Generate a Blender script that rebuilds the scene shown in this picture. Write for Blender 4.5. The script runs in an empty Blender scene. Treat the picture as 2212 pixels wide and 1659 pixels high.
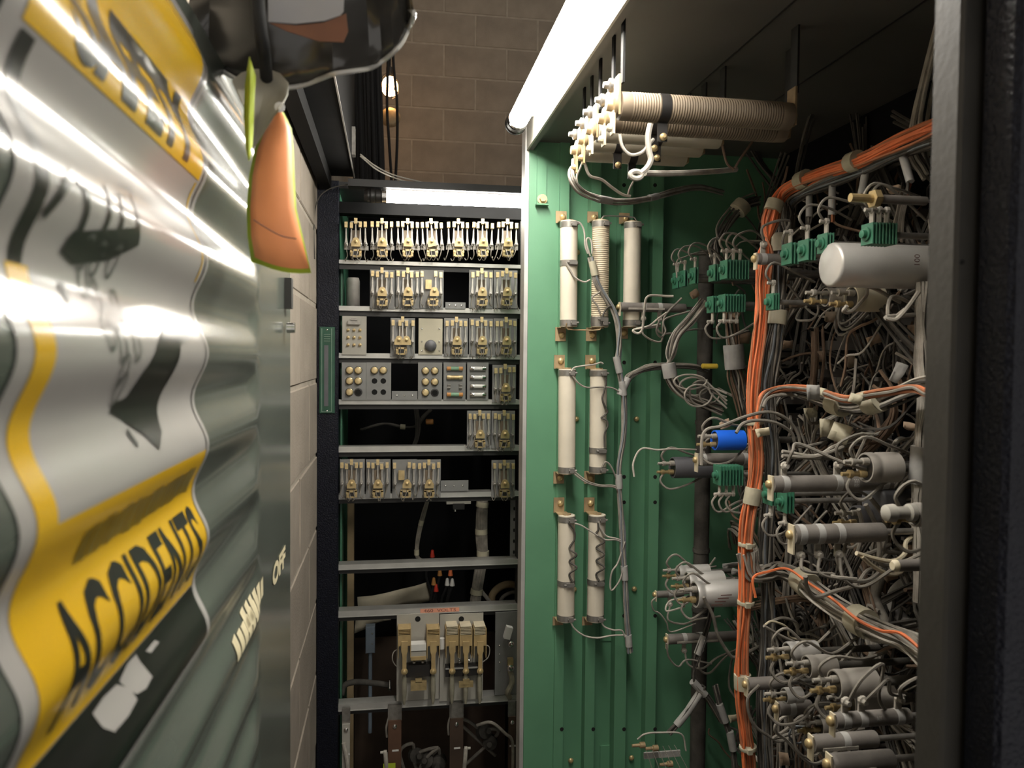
import bpy, bmesh, math, random
from mathutils import Vector, Matrix

# ------------------------------------------------------------------ camera
scn = bpy.context.scene
W_PX, H_PX, F_PX = 2212.0, 1659.0, 1661.0
YAW, PITCH, ROLL = math.radians(9.06), math.radians(1.95), 0.0096
CAM = Vector((0.0, 0.0, 1.5))
_r0 = Vector((math.cos(YAW), -math.sin(YAW), 0))
FWD = Vector((math.sin(YAW)*math.cos(PITCH), math.cos(YAW)*math.cos(PITCH), -math.sin(PITCH)))
_u0 = _r0.cross(FWD)
RGT = _r0*math.cos(ROLL) + _u0*math.sin(ROLL)
UPV = _u0*math.cos(ROLL) - _r0*math.sin(ROLL)
cam_data = bpy.data.cameras.new('camera')
cam_data.sensor_width = 36.0
cam_data.lens = F_PX/W_PX*36.0
cam_data.clip_start = 0.02
cam_data.dof.use_dof = True
cam_data.dof.focus_distance = 1.55
cam_data.dof.aperture_fstop = 10.5
cam = bpy.data.objects.new('camera', cam_data)
m = Matrix.Identity(4)
for i in range(3):
    m[i][0] = RGT[i]; m[i][1] = UPV[i]; m[i][2] = -FWD[i]; m[i][3] = CAM[i]
cam.matrix_world = m
scn.collection.objects.link(cam)
scn.camera = cam

def ray(px, py):
    return FWD + RGT*((px-W_PX/2)/F_PX) - UPV*((py-H_PX/2)/F_PX)
def at(px, py, Y=None, X=None, Z=None):
    d = ray(px, py)
    if Y is not None: t = (Y-CAM.y)/d.y
    elif X is not None: t = (X-CAM.x)/d.x
    else: t = (Z-CAM.z)/d.z
    return CAM + d*t
def depth_of(p):
    return (p-CAM).dot(FWD)
def y_for(px, py, dia_px, dia_m):
    """the Y at which something dia_m wide spans dia_px pixels"""
    z = dia_m*F_PX/dia_px
    return (CAM + ray(px, py)*z).y

# ------------------------------------------------------------------ world, exposure
vs = scn.view_settings
vs.view_transform = 'Standard'; vs.look = 'None'; vs.gamma = 1.0; vs.use_curve_mapping = False
vs.exposure = 0.52
world = bpy.data.worlds.new('world'); scn.world = world
world.use_nodes = True
world.node_tree.nodes['Background'].inputs[0].default_value = (1.0, 0.95, 0.88, 1)
world.node_tree.nodes['Background'].inputs[1].default_value = 0.58
TUBE_NEAR, TUBE_FAR, BULB, FILL = 85.0, 42.0, 26.0, 45.0

# ------------------------------------------------------------------ materials
MATS = {}
def mat(name, col, rough=0.6, metal=0.0, var=0.25, scale=30.0, bump=0.0, bscale=None, coat=0.0,
        col2=None, fac2=0.5, emit=None, estr=0.0, spec=0.5, alpha=1.0, sheen=0.0, trans=0.0):
    if name in MATS: return MATS[name]
    m = bpy.data.materials.new(name); m.use_nodes = True
    nt = m.node_tree; b = nt.nodes['Principled BSDF']; L = nt.links.new
    b.inputs['Roughness'].default_value = rough
    b.inputs['Metallic'].default_value = metal
    b.inputs['Specular IOR Level'].default_value = spec
    if coat: b.inputs['Coat Weight'].default_value = coat; b.inputs['Coat Roughness'].default_value = 0.17
    if sheen: b.inputs['Sheen Weight'].default_value = sheen
    if trans: b.inputs['Transmission Weight'].default_value = trans
    if alpha < 1: b.inputs['Alpha'].default_value = alpha
    if emit:
        b.inputs['Emission Color'].default_value = (*emit, 1); b.inputs['Emission Strength'].default_value = estr
    tc = nt.nodes.new('ShaderNodeTexCoord')
    no = nt.nodes.new('ShaderNodeTexNoise'); no.inputs['Scale'].default_value = scale; no.inputs['Detail'].default_value = 5
    L(tc.outputs['Object'], no.inputs['Vector'])
    cr = nt.nodes.new('ShaderNodeValToRGB')
    c2 = col2 if col2 else tuple(c*(1-var) for c in col)
    cr.color_ramp.elements[0].color = (*c2, 1); cr.color_ramp.elements[0].position = fac2-0.18
    cr.color_ramp.elements[1].color = (*col, 1); cr.color_ramp.elements[1].position = fac2+0.18
    L(no.outputs['Fac'], cr.inputs['Fac']); L(cr.outputs['Color'], b.inputs['Base Color'])
    if bump:
        n2 = nt.nodes.new('ShaderNodeTexNoise'); n2.inputs['Scale'].default_value = bscale or scale*4; n2.inputs['Detail'].default_value = 4
        L(tc.outputs['Object'], n2.inputs['Vector'])
        bp = nt.nodes.new('ShaderNodeBump'); bp.inputs['Strength'].default_value = bump; bp.inputs['Distance'].default_value = 0.002
        L(n2.outputs['Fac'], bp.inputs['Height']); L(bp.outputs['Normal'], b.inputs['Normal'])
    MATS[name] = m
    return m
def emis(name, col, s):
    if name in MATS: return MATS[name]
    m = bpy.data.materials.new(name); m.use_nodes = True
    nt = m.node_tree; nt.nodes.remove(nt.nodes['Principled BSDF'])
    e = nt.nodes.new('ShaderNodeEmission'); e.inputs[0].default_value = (*col, 1); e.inputs[1].default_value = s
    nt.links.new(e.outputs[0], nt.nodes['Material Output'].inputs[0])
    MATS[name] = m
    return m

M_block   = mat('concrete_block', (0.31, 0.265, 0.215), 0.95, var=0.3, scale=6, bump=0.7, bscale=160)
M_mortar  = mat('mortar', (0.37, 0.325, 0.265), 0.95, var=0.2, scale=20, bump=0.4)
M_floor   = mat('floor_concrete', (0.16, 0.15, 0.14), 0.8, var=0.4, scale=5, bump=0.2)
M_green   = mat('green_paint', (0.105, 0.260, 0.148), 0.45, var=0.13, scale=9, bump=0.03, bscale=300)
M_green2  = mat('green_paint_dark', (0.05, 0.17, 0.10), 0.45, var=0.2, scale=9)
M_black   = mat('black_paint', (0.022, 0.021, 0.020), 0.45, var=0.3, scale=12, bump=0.05)
M_post    = mat('worn_black_post', (0.050, 0.047, 0.042), 0.42, var=0.35, scale=14, bump=0.12, bscale=220)
M_crinkle = mat('crinkle_black', (0.006, 0.007, 0.014), 0.34, var=0.3, scale=60, bump=1.0, bscale=330, spec=0.22)
M_roof    = mat('roof_paint', (0.11, 0.105, 0.095), 0.6, var=0.2, scale=5)
M_lip     = mat('lip_paint', (0.42, 0.42, 0.36), 0.5, var=0.15, scale=8)
M_alum    = mat('aluminium', (0.55, 0.54, 0.52), 0.32, 0.85, var=0.2, scale=25, bump=0.04, bscale=400)
M_rail    = mat('rail_aluminium', (0.56, 0.55, 0.52), 0.42, 0.55, var=0.18, scale=20)
M_steel   = mat('dull_steel', (0.36, 0.34, 0.31), 0.4, 0.7, var=0.35, scale=60)
M_chrome  = mat('bright_metal', (0.75, 0.73, 0.70), 0.18, 1.0, var=0.2, scale=60)
M_brass   = mat('dusty_brass', (0.62, 0.47, 0.24), 0.42, 0.55, var=0.3, scale=80)
M_gold    = mat('passivated_gold', (0.58, 0.44, 0.22), 0.35, 0.5, var=0.3, scale=70)
M_goldlt  = mat('contact_gold', (0.72, 0.56, 0.30), 0.3, 0.45, var=0.2, scale=80)
M_blade   = mat('contact_blade', (0.50, 0.47, 0.42), 0.35, 0.6, var=0.35, scale=60)
M_plate   = mat('grey_plate', (0.25, 0.25, 0.245), 0.5, 0.2, var=0.2, scale=18)
M_platew  = mat('pale_plate', (0.44, 0.42, 0.37), 0.55, 0.1, var=0.15, scale=15)
M_cream   = mat('cream_plate', (0.58, 0.53, 0.40), 0.5, var=0.12, scale=15)
M_dark    = mat('dark_bakelite', (0.020, 0.018, 0.017), 0.45, var=0.3, scale=30)
M_matte   = mat('matte_black', (0.007, 0.007, 0.007), 0.85, var=0.4, scale=12, spec=0.15)
M_hole    = mat('hole_black', (0.004, 0.004, 0.004), 0.9, var=0.1)
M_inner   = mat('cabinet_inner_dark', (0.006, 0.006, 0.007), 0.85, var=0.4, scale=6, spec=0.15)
M_wire    = mat('dusty_wire', (0.30, 0.272, 0.232), 0.9, var=0.45, scale=45, bump=0.3, bscale=500)
M_wirelt  = mat('pale_dusty_wire', (0.45, 0.415, 0.36), 0.9, var=0.35, scale=45, bump=0.3, bscale=500)
M_wiredk  = mat('dark_dusty_wire', (0.085, 0.077, 0.066), 0.85, var=0.5, scale=40, bump=0.3, bscale=500)
M_wirebn  = mat('rusty_brown_wire', (0.20, 0.13, 0.085), 0.9, var=0.5, scale=40)
M_wirebk  = mat('black_cable', (0.008, 0.008, 0.009), 0.8, var=0.3, scale=30)
M_wirebl  = mat('blue_grey_wire', (0.21, 0.23, 0.25), 0.7, var=0.4, scale=40)
M_orange  = mat('orange_wire', (0.88, 0.22, 0.075), 0.6, var=0.3, scale=25)
M_orange2 = mat('dusty_orange_wire', (0.50, 0.19, 0.09), 0.8, var=0.4, scale=25)
M_tape    = mat('masking_tape', (0.50, 0.46, 0.34), 0.75, var=0.2, scale=40, bump=0.2)
M_tapegr  = mat('grey_tape', (0.40, 0.39, 0.37), 0.75, var=0.25, scale=40, bump=0.2)
M_enamel  = mat('cream_enamel', (0.66, 0.60, 0.49), 0.38, var=0.10, scale=20, bump=0.03, bscale=200)
M_enamelr = mat('ribbed_enamel', (0.56, 0.48, 0.35), 0.55, var=0.12, scale=20)
M_brown   = mat('brown_enamel', (0.19, 0.145, 0.098), 0.65, var=0.2, scale=20)
M_tan     = mat('tan_steel', (0.44, 0.32, 0.18), 0.45, 0.3, var=0.3, scale=50)
M_fuseo   = mat('fuse_orange', (0.55, 0.25, 0.07), 0.5, var=0.2)
M_resdk   = mat('grey_enamel_resistor', (0.19, 0.172, 0.155), 0.62, var=0.35, scale=35, bump=0.15, bscale=200)
M_tab     = mat('cream_tab', (0.66, 0.58, 0.42), 0.5, var=0.15, scale=50)
M_capgr   = mat('dusty_grey_can', (0.40, 0.37, 0.33), 0.6, 0.15, var=0.3, scale=22)
M_capal   = mat('aluminium_can', (0.62, 0.60, 0.57), 0.36, 0.35, var=0.2, scale=14)
M_capdk   = mat('dark_grey_can', (0.115, 0.115, 0.125), 0.45, var=0.25, scale=25)
M_blue    = mat('blue_sleeve', (0.02, 0.16, 0.88), 0.35, var=0.08, scale=12)
M_selen   = mat('green_rectifier', (0.04, 0.165, 0.098), 0.4, var=0.2, scale=40)
M_paper   = mat('tan_paper', (0.46, 0.33, 0.23), 0.85, var=0.3, scale=30)
M_paperlt = mat('pale_paper', (0.56, 0.50, 0.38), 0.85, var=0.25, scale=14)
M_orangetag = mat('orange_paper', (1.0, 0.38, 0.15), 0.55, var=0.12, scale=22)
M_lime    = mat('lime_paper', (0.42, 0.52, 0.035), 0.6, var=0.1)
M_tagback = mat('grey_tag_back', (0.36, 0.34, 0.27), 0.6, var=0.15, scale=10)
M_panelgr = mat('grey_green_enamel', (0.085, 0.098, 0.084), 0.24, var=0.15, scale=12, coat=0.5)
M_stwhite = mat('sticker_white', (0.36, 0.345, 0.33), 0.24, var=0.06, scale=10, coat=0.45)
M_styel   = mat('sticker_yellow', (0.66, 0.40, 0.010), 0.24, var=0.08, scale=10, coat=0.45)
M_stblack = mat('sticker_black', (0.006, 0.006, 0.006), 0.3, var=0.1, coat=0.25)
M_stprint = mat('cream_print', (0.62, 0.55, 0.36), 0.5, var=0.2, scale=60)
M_sleeve  = mat('dark_plastic', (0.055, 0.052, 0.047), 0.22, var=0.3, scale=8, coat=0.4)
M_rim     = mat('clear_rim', (0.46, 0.45, 0.42), 0.12, var=0.2, scale=20, coat=0.8)
M_bar     = mat('reddish_bar', (0.13, 0.065, 0.038), 0.6, var=0.4, scale=18)
M_rust    = mat('rust_stripe', (0.20, 0.075, 0.03), 0.5, var=0.4, scale=18)
M_pale    = mat('pale_card', (0.33, 0.33, 0.34), 0.5, var=0.2, scale=12)
M_red     = mat('red_plastic', (0.62, 0.05, 0.03), 0.4, var=0.1)
M_salmon  = mat('salmon_label', (0.80, 0.36, 0.24), 0.6, var=0.1)
M_letter  = mat('label_letter', (0.13, 0.05, 0.04), 0.7, var=0.1)
M_wood    = mat('brown_board', (0.07, 0.043, 0.028), 0.8, var=0.4, scale=10)
M_woodlt  = mat('tan_strip', (0.34, 0.25, 0.14), 0.75, var=0.3, scale=15)
M_chute   = mat('arc_chute_tan', (0.50, 0.36, 0.17), 0.55, var=0.3, scale=30)
M_leather = mat('grey_shunt', (0.30, 0.28, 0.21), 0.7, var=0.3, scale=50, bump=0.3)
M_whitep  = mat('white_porcelain', (0.72, 0.71, 0.68), 0.35, var=0.08)
M_greenf  = mat('fuse_green', (0.20, 0.36, 0.24), 0.5, var=0.2)
M_yellow  = mat('yellow_plastic', (1.0, 0.72, 0.10), 0.35, var=0.06)
M_bluebox = mat('blue_grey_box', (0.22, 0.27, 0.33), 0.5, var=0.25, scale=20)
M_glass   = mat('green_plate', (0.03, 0.10, 0.065), 0.15, var=0.2, coat=0.6)
M_ltgreen = mat('faded_green_line', (0.28, 0.42, 0.33), 0.5, var=0.2)
M_print   = mat('white_print', (0.55, 0.54, 0.50), 0.7, var=0.2, scale=90)
M_tube1   = emis('near_tube_light', (1.0, 0.95, 0.86), TUBE_NEAR)
M_tube2   = emis('far_tube_light', (1.0, 0.96, 0.88), TUBE_FAR)
M_bulb    = emis('warm_bulb_light', (1.0, 0.55, 0.22), BULB)

# ------------------------------------------------------------------ mesh helpers
COL = scn.collection
class MB:
    def __init__(s): s.v = []; s.f = []
    def add(s, vs, fs):
        o = len(s.v); s.v += [tuple(v) for v in vs]; s.f += [tuple(i+o for i in f) for f in fs]; return s
    def box(s, c, d, rot=None):
        c = Vector(c); hx, hy, hz = d[0]/2, d[1]/2, d[2]/2
        vs = [Vector((x, y, z)) for x in (-hx, hx) for y in (-hy, hy) for z in (-hz, hz)]
        if rot is not None: vs = [rot @ v for v in vs]
        return s.add([v+c for v in vs], [(0,1,3,2),(4,6,7,5),(0,4,5,1),(2,3,7,6),(0,2,6,4),(1,5,7,3)])
    def bbox(s, a, b):
        return s.box([(a[i]+b[i])/2 for i in range(3)], [abs(b[i]-a[i]) for i in range(3)])
    def cbox(s, c, d, ch):
        """box with its -Y face edges chamfered"""
        hx, hy, hz = d[0]/2, d[1]/2, d[2]/2; x, y, z = c
        v = [(x-hx,y+hy,z-hz),(x+hx,y+hy,z-hz),(x+hx,y+hy,z+hz),(x-hx,y+hy,z+hz),
             (x-hx,y-hy+ch,z-hz),(x+hx,y-hy+ch,z-hz),(x+hx,y-hy+ch,z+hz),(x-hx,y-hy+ch,z+hz),
             (x-hx+ch,y-hy,z-hz+ch),(x+hx-ch,y-hy,z-hz+ch),(x+hx-ch,y-hy,z+hz-ch),(x-hx+ch,y-hy,z+hz-ch)]
        f = [(0,1,2,3)]
        for k in range(4):
            n = (k+1) % 4
            f += [(k, k+4, n+4, n), (k+4, k+8, n+8, n+4)]
        f.append((8,11,10,9))
        return s.add(v, f)
    def cyl(s, p0, p1, r0, n=14, r1=None, caps=True):
        p0, p1 = Vector(p0), Vector(p1); r1 = r0 if r1 is None else r1
        a = (p1-p0).normalized(); t = Vector((0,0,1)) if abs(a.z) < .9 else Vector((1,0,0))
        u = a.cross(t).normalized(); w = a.cross(u)
        vs = []
        for p, r in ((p0, r0), (p1, r1)):
            for k in range(n):
                an = 2*math.pi*k/n; vs.append(p+u*(r*math.cos(an))+w*(r*math.sin(an)))
        fs = [(k, (k+1) % n, n+(k+1) % n, n+k) for k in range(n)]
        if caps: fs += [tuple(range(n-1, -1, -1)), tuple(range(n, 2*n))]
        return s.add(vs, fs)
    def lathe(s, o, axis, prof, n=18):
        """prof: list of (distance along axis, radius)"""
        o = Vector(o); a = Vector(axis).normalized(); t = Vector((0,0,1)) if abs(a.z) < .9 else Vector((1,0,0))
        u = a.cross(t).normalized(); w = a.cross(u); vs = []; fs = []
        for d, r in prof:
            for k in range(n):
                an = 2*math.pi*k/n; vs.append(o+a*d+u*(max(r,1e-5)*math.cos(an))+w*(max(r,1e-5)*math.sin(an)))
        for i in range(len(prof)-1):
            for k in range(n):
                j = (k+1) % n; fs.append((i*n+k, i*n+j, (i+1)*n+j, (i+1)*n+k))
        fs += [tuple(range(n-1, -1, -1)), tuple(range((len(prof)-1)*n, len(prof)*n))]
        return s.add(vs, fs)
    def tube(s, pts, r, n=6, sm=5):
        pts = smooth(pts, sm) if sm > 1 else [Vector(p) for p in pts]
        vs = []; fs = []; prev = None
        for i, p in enumerate(pts):
            d = (pts[min(i+1, len(pts)-1)]-pts[max(i-1, 0)])
            d = d.normalized() if d.length > 1e-9 else Vector((0,0,1))
            if prev is None:
                t = Vector((0,0,1)) if abs(d.z) < .9 else Vector((1,0,0)); u = d.cross(t).normalized()
            else:
                u = prev - d*prev.dot(d)
                u = u.normalized() if u.length > 1e-6 else d.orthogonal().normalized()
            prev = u; w = d.cross(u)
            for k in range(n):
                an = 2*math.pi*k/n; vs.append(p+u*(r*math.cos(an))+w*(r*math.sin(an)))
        for i in range(len(pts)-1):
            for k in range(n):
                j = (k+1) % n; fs.append((i*n+k, i*n+j, (i+1)*n+j, (i+1)*n+k))
        fs += [tuple(range(n-1, -1, -1)), tuple(range((len(pts)-1)*n, len(pts)*n))]
        return s.add(vs, fs)
    def prism(s, poly, o, ex, ey, thick):
        """2-D polygon in the plane (ex, ey) through o, thickened along ex x ey"""
        o, ex, ey = Vector(o), Vector(ex), Vector(ey); nrm = ex.cross(ey).normalized()*thick
        n = len(poly); a = [o+ex*x+ey*y for x, y in poly]; vs = a+[p+nrm for p in a]
        return s.add(vs, [tuple(range(n-1, -1, -1)), tuple(range(n, 2*n))]+[(k, (k+1) % n, n+(k+1) % n, n+k) for k in range(n)])
    def grid(s, rows):
        nr, nc = len(rows), len(rows[0])
        return s.add([p for r in rows for p in r], [(i*nc+j, i*nc+j+1, (i+1)*nc+j+1, (i+1)*nc+j) for i in range(nr-1) for j in range(nc-1)])
    def mesh(s, name, m, smooth_=False):
        me = bpy.data.meshes.new(name); me.from_pydata(s.v, [], s.f); me.materials.append(m)
        bm = bmesh.new(); bm.from_mesh(me); bmesh.ops.recalc_face_normals(bm, faces=bm.faces); bm.to_mesh(me); bm.free()
        if smooth_:
            me.polygons.foreach_set('use_smooth', [True]*len(me.polygons)); me.set_sharp_from_angle(angle=math.radians(40))
        me.update(); return me
    def obj(s, name, m, parent=None, smooth_=False):
        o = bpy.data.objects.new(name, s.mesh(name, m, smooth_)); COL.objects.link(o)
        if parent is not None: o.parent = parent
        return o
def smooth(pts, k=5):
    P = [Vector(p) for p in pts]
    if len(P) < 3:
        return P
    out = []
    for i in range(len(P)-1):
        p0 = P[i-1] if i > 0 else P[i]*2-P[i+1]
        p3 = P[i+2] if i+2 < len(P) else P[i+1]*2-P[i]
        p1, p2 = P[i], P[i+1]
        for q in range(k):
            t = q/k
            out.append(0.5*((2*p1)+(p2-p0)*t+(2*p0-5*p1+4*p2-p3)*t*t+(3*p1-p0-3*p2+p3)*t**3))
    out.append(P[-1]); return out
def empty(name, loc=(0,0,0), label=None, cat=None, group=None, kind=None):
    o = bpy.data.objects.new(name, None); o.empty_display_size = 0.02; o.location = loc; COL.objects.link(o)
    tag(o, label, cat, group, kind); return o
def tag(o, label=None, cat=None, group=None, kind=None):
    if label: o['label'] = label
    if cat: o['category'] = cat
    if group: o['group'] = group
    if kind: o['kind'] = kind
    return o
def inst(name, me, parent=None, loc=(0,0,0), rot=None):
    o = bpy.data.objects.new(name, me); o.location = loc; COL.objects.link(o)
    if parent is not None: o.parent = parent
    if rot is not None: o.rotation_euler = rot
    return o
def copy_tree(src, loc, label=None, group=None):
    r = src.copy(); COL.objects.link(r); r.location = loc
    if label: r['label'] = label
    if group: r['group'] = group
    for ch in src.children:
        c = ch.copy(); COL.objects.link(c); c.parent = r
        for g in ch.children:
            d = g.copy(); COL.objects.link(d); d.parent = c
    return r
def text_mesh(txt, size, name, m, bold=0.0, width=None):
    """flat text in the XY plane, centred; width squeezes it"""
    cu = bpy.data.curves.new('txt', 'FONT'); cu.body = txt; cu.size = size
    cu.align_x = 'CENTER'; cu.align_y = 'CENTER'; cu.offset = bold; cu.resolution_u = 3
    ob = bpy.data.objects.new('txt', cu); COL.objects.link(ob)
    me = bpy.data.meshes.new_from_object(ob); bpy.data.objects.remove(ob); bpy.data.curves.remove(cu)
    vs = [Vector(v.co) for v in me.vertices]; fs = [tuple(p.vertices) for p in me.polygons]
    x0 = min(v.x for v in vs); x1 = max(v.x for v in vs); y0 = min(v.y for v in vs); y1 = max(v.y for v in vs)
    bpy.data.meshes.remove(me)
    k = (width/(x1-x0)) if width else 1.0; ky = size/(y1-y0)
    return [(((v.x-(x0+x1)/2)*k), (v.y-(y0+y1)/2)*ky) for v in vs], fs
RND = random.Random(7)
ORD = ['first', 'second', 'third', 'fourth', 'fifth', 'sixth', 'seventh', 'eighth', 'ninth', 'tenth']
# ================================================================== THE SETTING
YB = 5.0                                    # back wall
XWL = -0.20                                 # left wall of the aisle
def block_wall(name, o, ex, ey, n_cols, n_rows, stagger, slab):
    """slab of mortar with single blocks laid in running bond; ex along the wall, ey out of it"""
    w = slab.obj(name, M_mortar); w['kind'] = 'structure'
    bl, bh, bt, j = 0.3960, 0.1932, 0.012, 0.0102
    me = []
    for k in range(3):
        b = MB(); b.cbox((0, 0, 0), (bl, bt, bh), 0.0025); me.append(b.mesh('block', M_block))
    hb = MB().cbox((0, 0, 0), (bl/2-j/2, bt, bh), 0.0025).mesh('half_block', M_block)
    rz = math.atan2(ex[1], ex[0])
    for r in range(n_rows):
        off = (bl+j)/2 if (r+stagger) % 2 else 0.0
        for c in range(n_cols):
            p = Vector(o)+Vector(ex)*((bl+j)*(c+0.5)+off+RND.uniform(-.001, .001))+Vector((0, 0, (bh+j)*(r+0.5)))
            p += Vector(ey)*(-bt/2+0.0025+RND.uniform(-0.0012, 0.0012))
            inst('block', me[(r*7+c) % 3], w, p, (0, 0, rz))
    return w
j_ref = at(959, 135, Y=YB); z_ref = at(1007, 100, Y=YB).z
x0 = j_ref.x - 0.4062*4
block_wall('wall_back', (x0, YB, z_ref-0.2034*7), (1, 0, 0), (0, -1, 0), 9, 14, 0,
           MB().bbox((XWL-.1, YB, 0), (3.2, YB+.15, 4.6)))
zl = at(668, 827, X=XWL).z
block_wall('wall_left', (XWL, 0.55, zl-0.2034*5), (0, 1, 0), (1, 0, 0), 5, 11, 1,
           MB().bbox((XWL-.15, -0.6, 0), (XWL, YB, 4.6)))
for o in bpy.data.objects:
    if o.parent and o.parent.name == 'wall_left': o.rotation_euler = (0, 0, math.radians(90))
tag(MB().bbox((XWL-.15, -0.6, -0.05), (3.2, YB+.15, 0)).obj('floor', M_floor), kind='structure')
tag(MB().bbox((XWL-.15, -0.6, 4.6), (3.2, YB+.15, 4.7)).obj('ceiling', M_block), kind='structure')
tag(MB().bbox((3.0, -0.6, 0), (3.15, YB, 4.6)).obj('wall_right', M_block), kind='structure')

# ================================================================== GREEN CABINET
YG = 1.60
lip = at(1138, 324, Y=YG); XL, ZL = lip.x, lip.z
XBK = 0.86                                  # inside face of the wiring panel
def gx(px, Y=YG, py=900): return at(px, py, Y=Y).x
cab = empty('control_cabinet', (XL, YG, 0), 'tall open control cabinet with green end panel, dark roof and black corner post', 'cabinet')
def cpart(b, name, m, sm=False):
    o = b.obj(name, m, cab, sm); o.location = (-XL, -YG, 0); return o
xa, xb = gx(1138), gx(1203)
cpart(MB().bbox((xa, YG, .03), (xb, YG+.03, ZL+.06)), 'end_flange', M_green)
cpart(MB().bbox((xa-.0085, YG+.002, .03), (xa-.0003, YG+.045, ZL+.05)), 'lit_edge_strip', M_rail)  # pale metal colour stands in for the lit side of the flange
cpart(MB().bbox((xb+.0005, YG+.028, .03), (XBK+.03, YG+.04, ZL+.06)), 'end_panel', M_green)
for pxs in ((1203, 1224, 1271, 1292), (1335, 1361, 1404, 1426)):
    b = MB(); a0, a1, a2, a3 = [gx(p, YG-.005) for p in pxs]
    yf, yb = YG-.006, YG+.026
    prof = [(a0+.0006, yb), (a0+.0006, yf), (a1, yf), (a1, yb-.004), (a2, yb-.004), (a2, yf), (a3, yf), (a3, yb)]
    prof += [(a3-.0015, yb), (a3-.0015, yf+.0015), (a2+.0015, yf+.0015), (a2+.0015, yb-.0025), (a1-.0015, yb-.0025), (a1-.0015, yf+.0015), (a0+.002, yf+.0015), (a0+.002, yb)]
    b.prism(prof, (0, 0, .05), (1, 0, 0), (0, 1, 0), ZL-.02)
    ch = cpart(b, 'mounting_channel', M_green)
    hm = MB().cyl((0, 0, 0), (0, -.0006, 0), .0042, 12).mesh('hole', M_hole)
    for fx in ((pxs[0]+pxs[1])/2, (pxs[2]+pxs[3])/2):
        for py in (400, 783, 1030, 1085, 1330, 1575):
            if fx < 1300 and py < 1500: continue
            q = at(fx, py, Y=yf); inst('hole', hm, ch, q)
# seams of the plate between the channels
for py in (565, 933, 1297, 1609):
    q0, q1 = at(1296, py, Y=YG+.028), at(1334, py, Y=YG+.028)
    cpart(MB().bbox((q0.x, YG+.0245, q0.z-.09), (q1.x, YG+.0278, q0.z-.001)), 'seam_plate', M_green)
def screw_mesh(r, m):
    b = MB(); b.lathe((0, 0, 0), (0, -1, 0), [(0, r*1.1), (r*.35, r*1.05), (r*.75, r*.6), (r*.85, r*.2)], 14)
    b.box((0, -r*.86, 0), (r*1.1, r*.12, r*.2)); b.box((0, -r*.86, 0), (r*.2, r*.12, r*1.1))
    return b.mesh('screw', m, True)
SCREW = screw_mesh(.0055, M_brass)
for px, py in ((1247, 545), (1245, 905), (1375, 905), (1240, 1273), (1370, 1272), (1233, 1643), (1364, 1637)):
    q = at(px, py, Y=YG+.018); s = inst('panel_screw', SCREW, cab, q-Vector((XL, YG, 0)))
# hook bracket with bolt near the top corner
q = at(1169, 432, Y=YG)
b = MB(); b.box((q.x, YG-.003, q.z+.045), (.020, .004, .11)); b.box((q.x, YG-.010, q.z-.012), (.026, .016, .003)); cpart(b, 'corner_bracket', M_green)
b = MB(); b.cyl((q.x+.001, YG-.005, q.z), (q.x+.001, YG-.009, q.z), .0105, 18); b.cyl((q.x+.001, YG-.009, q.z), (q.x+.001, YG-.017, q.z), .0068, 6); cpart(b, 'corner_bolt', M_brass)
# roof with its front lip
cpart(MB().bbox((XL+.004, .12, ZL+.018), (XBK+.04, YG+.05, ZL+.03)), 'roof_panel', M_roof)
cpart(MB().bbox((XL, .12, ZL), (XL+.004, YG+.02, ZL+.068)), 'roof_lip', M_lip)
cpart(MB().bbox((XL+.004, .12, ZL), (XL+.014, YG, ZL+.004)), 'roof_lip_return', M_roof)
for xr in (.50, .66):
    cpart(MB().bbox((xr, .12, ZL+.0165), (xr+.0022, YG+.02, ZL+.0178)), 'roof_seam', M_black)
# wiring panel, near end and post
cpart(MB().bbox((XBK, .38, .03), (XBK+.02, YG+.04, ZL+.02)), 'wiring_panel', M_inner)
p0, p1 = at(1998, 830, Y=.428), at(2153, 830, Y=.405)
cpart(MB().cbox(((p0.x+p1.x)/2, .4165, 1.0), (p1.x-p0.x, .023, 2.0), .002), 'corner_post', M_post)
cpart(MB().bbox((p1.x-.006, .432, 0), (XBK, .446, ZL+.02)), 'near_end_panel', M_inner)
door = MB(); d0 = at(2178, 830, Y=.375)
door.cbox((d0.x+.25, .387, 1.0), (.5, .024, 2.0), .003)
cpart(door, 'cabinet_door', M_crinkle)
hq = at(2078, 566, Y=.405)
cpart(MB().cyl((hq.x, .4051, hq.z), (hq.x, .4045, hq.z), .0014, 12), 'post_hole', M_hole)
# dark vertical conduit in the far corner
b = MB(); cx = at(1524, 900, Y=YG-.03)
b.cyl((cx.x, YG-.02, .05), (cx.x, YG-.02, ZL-.2), .0165, 16)
for zz in (.95, 1.08, 1.36, 1.58): b.cyl((cx.x, YG-.02, zz), (cx.x, YG-.02, zz+.008), .0185, 16)
o = b.obj('conduit', M_wiredk, None, True); tag(o, 'dark dusty vertical conduit in the corner of the green cabinet', 'conduit')

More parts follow.
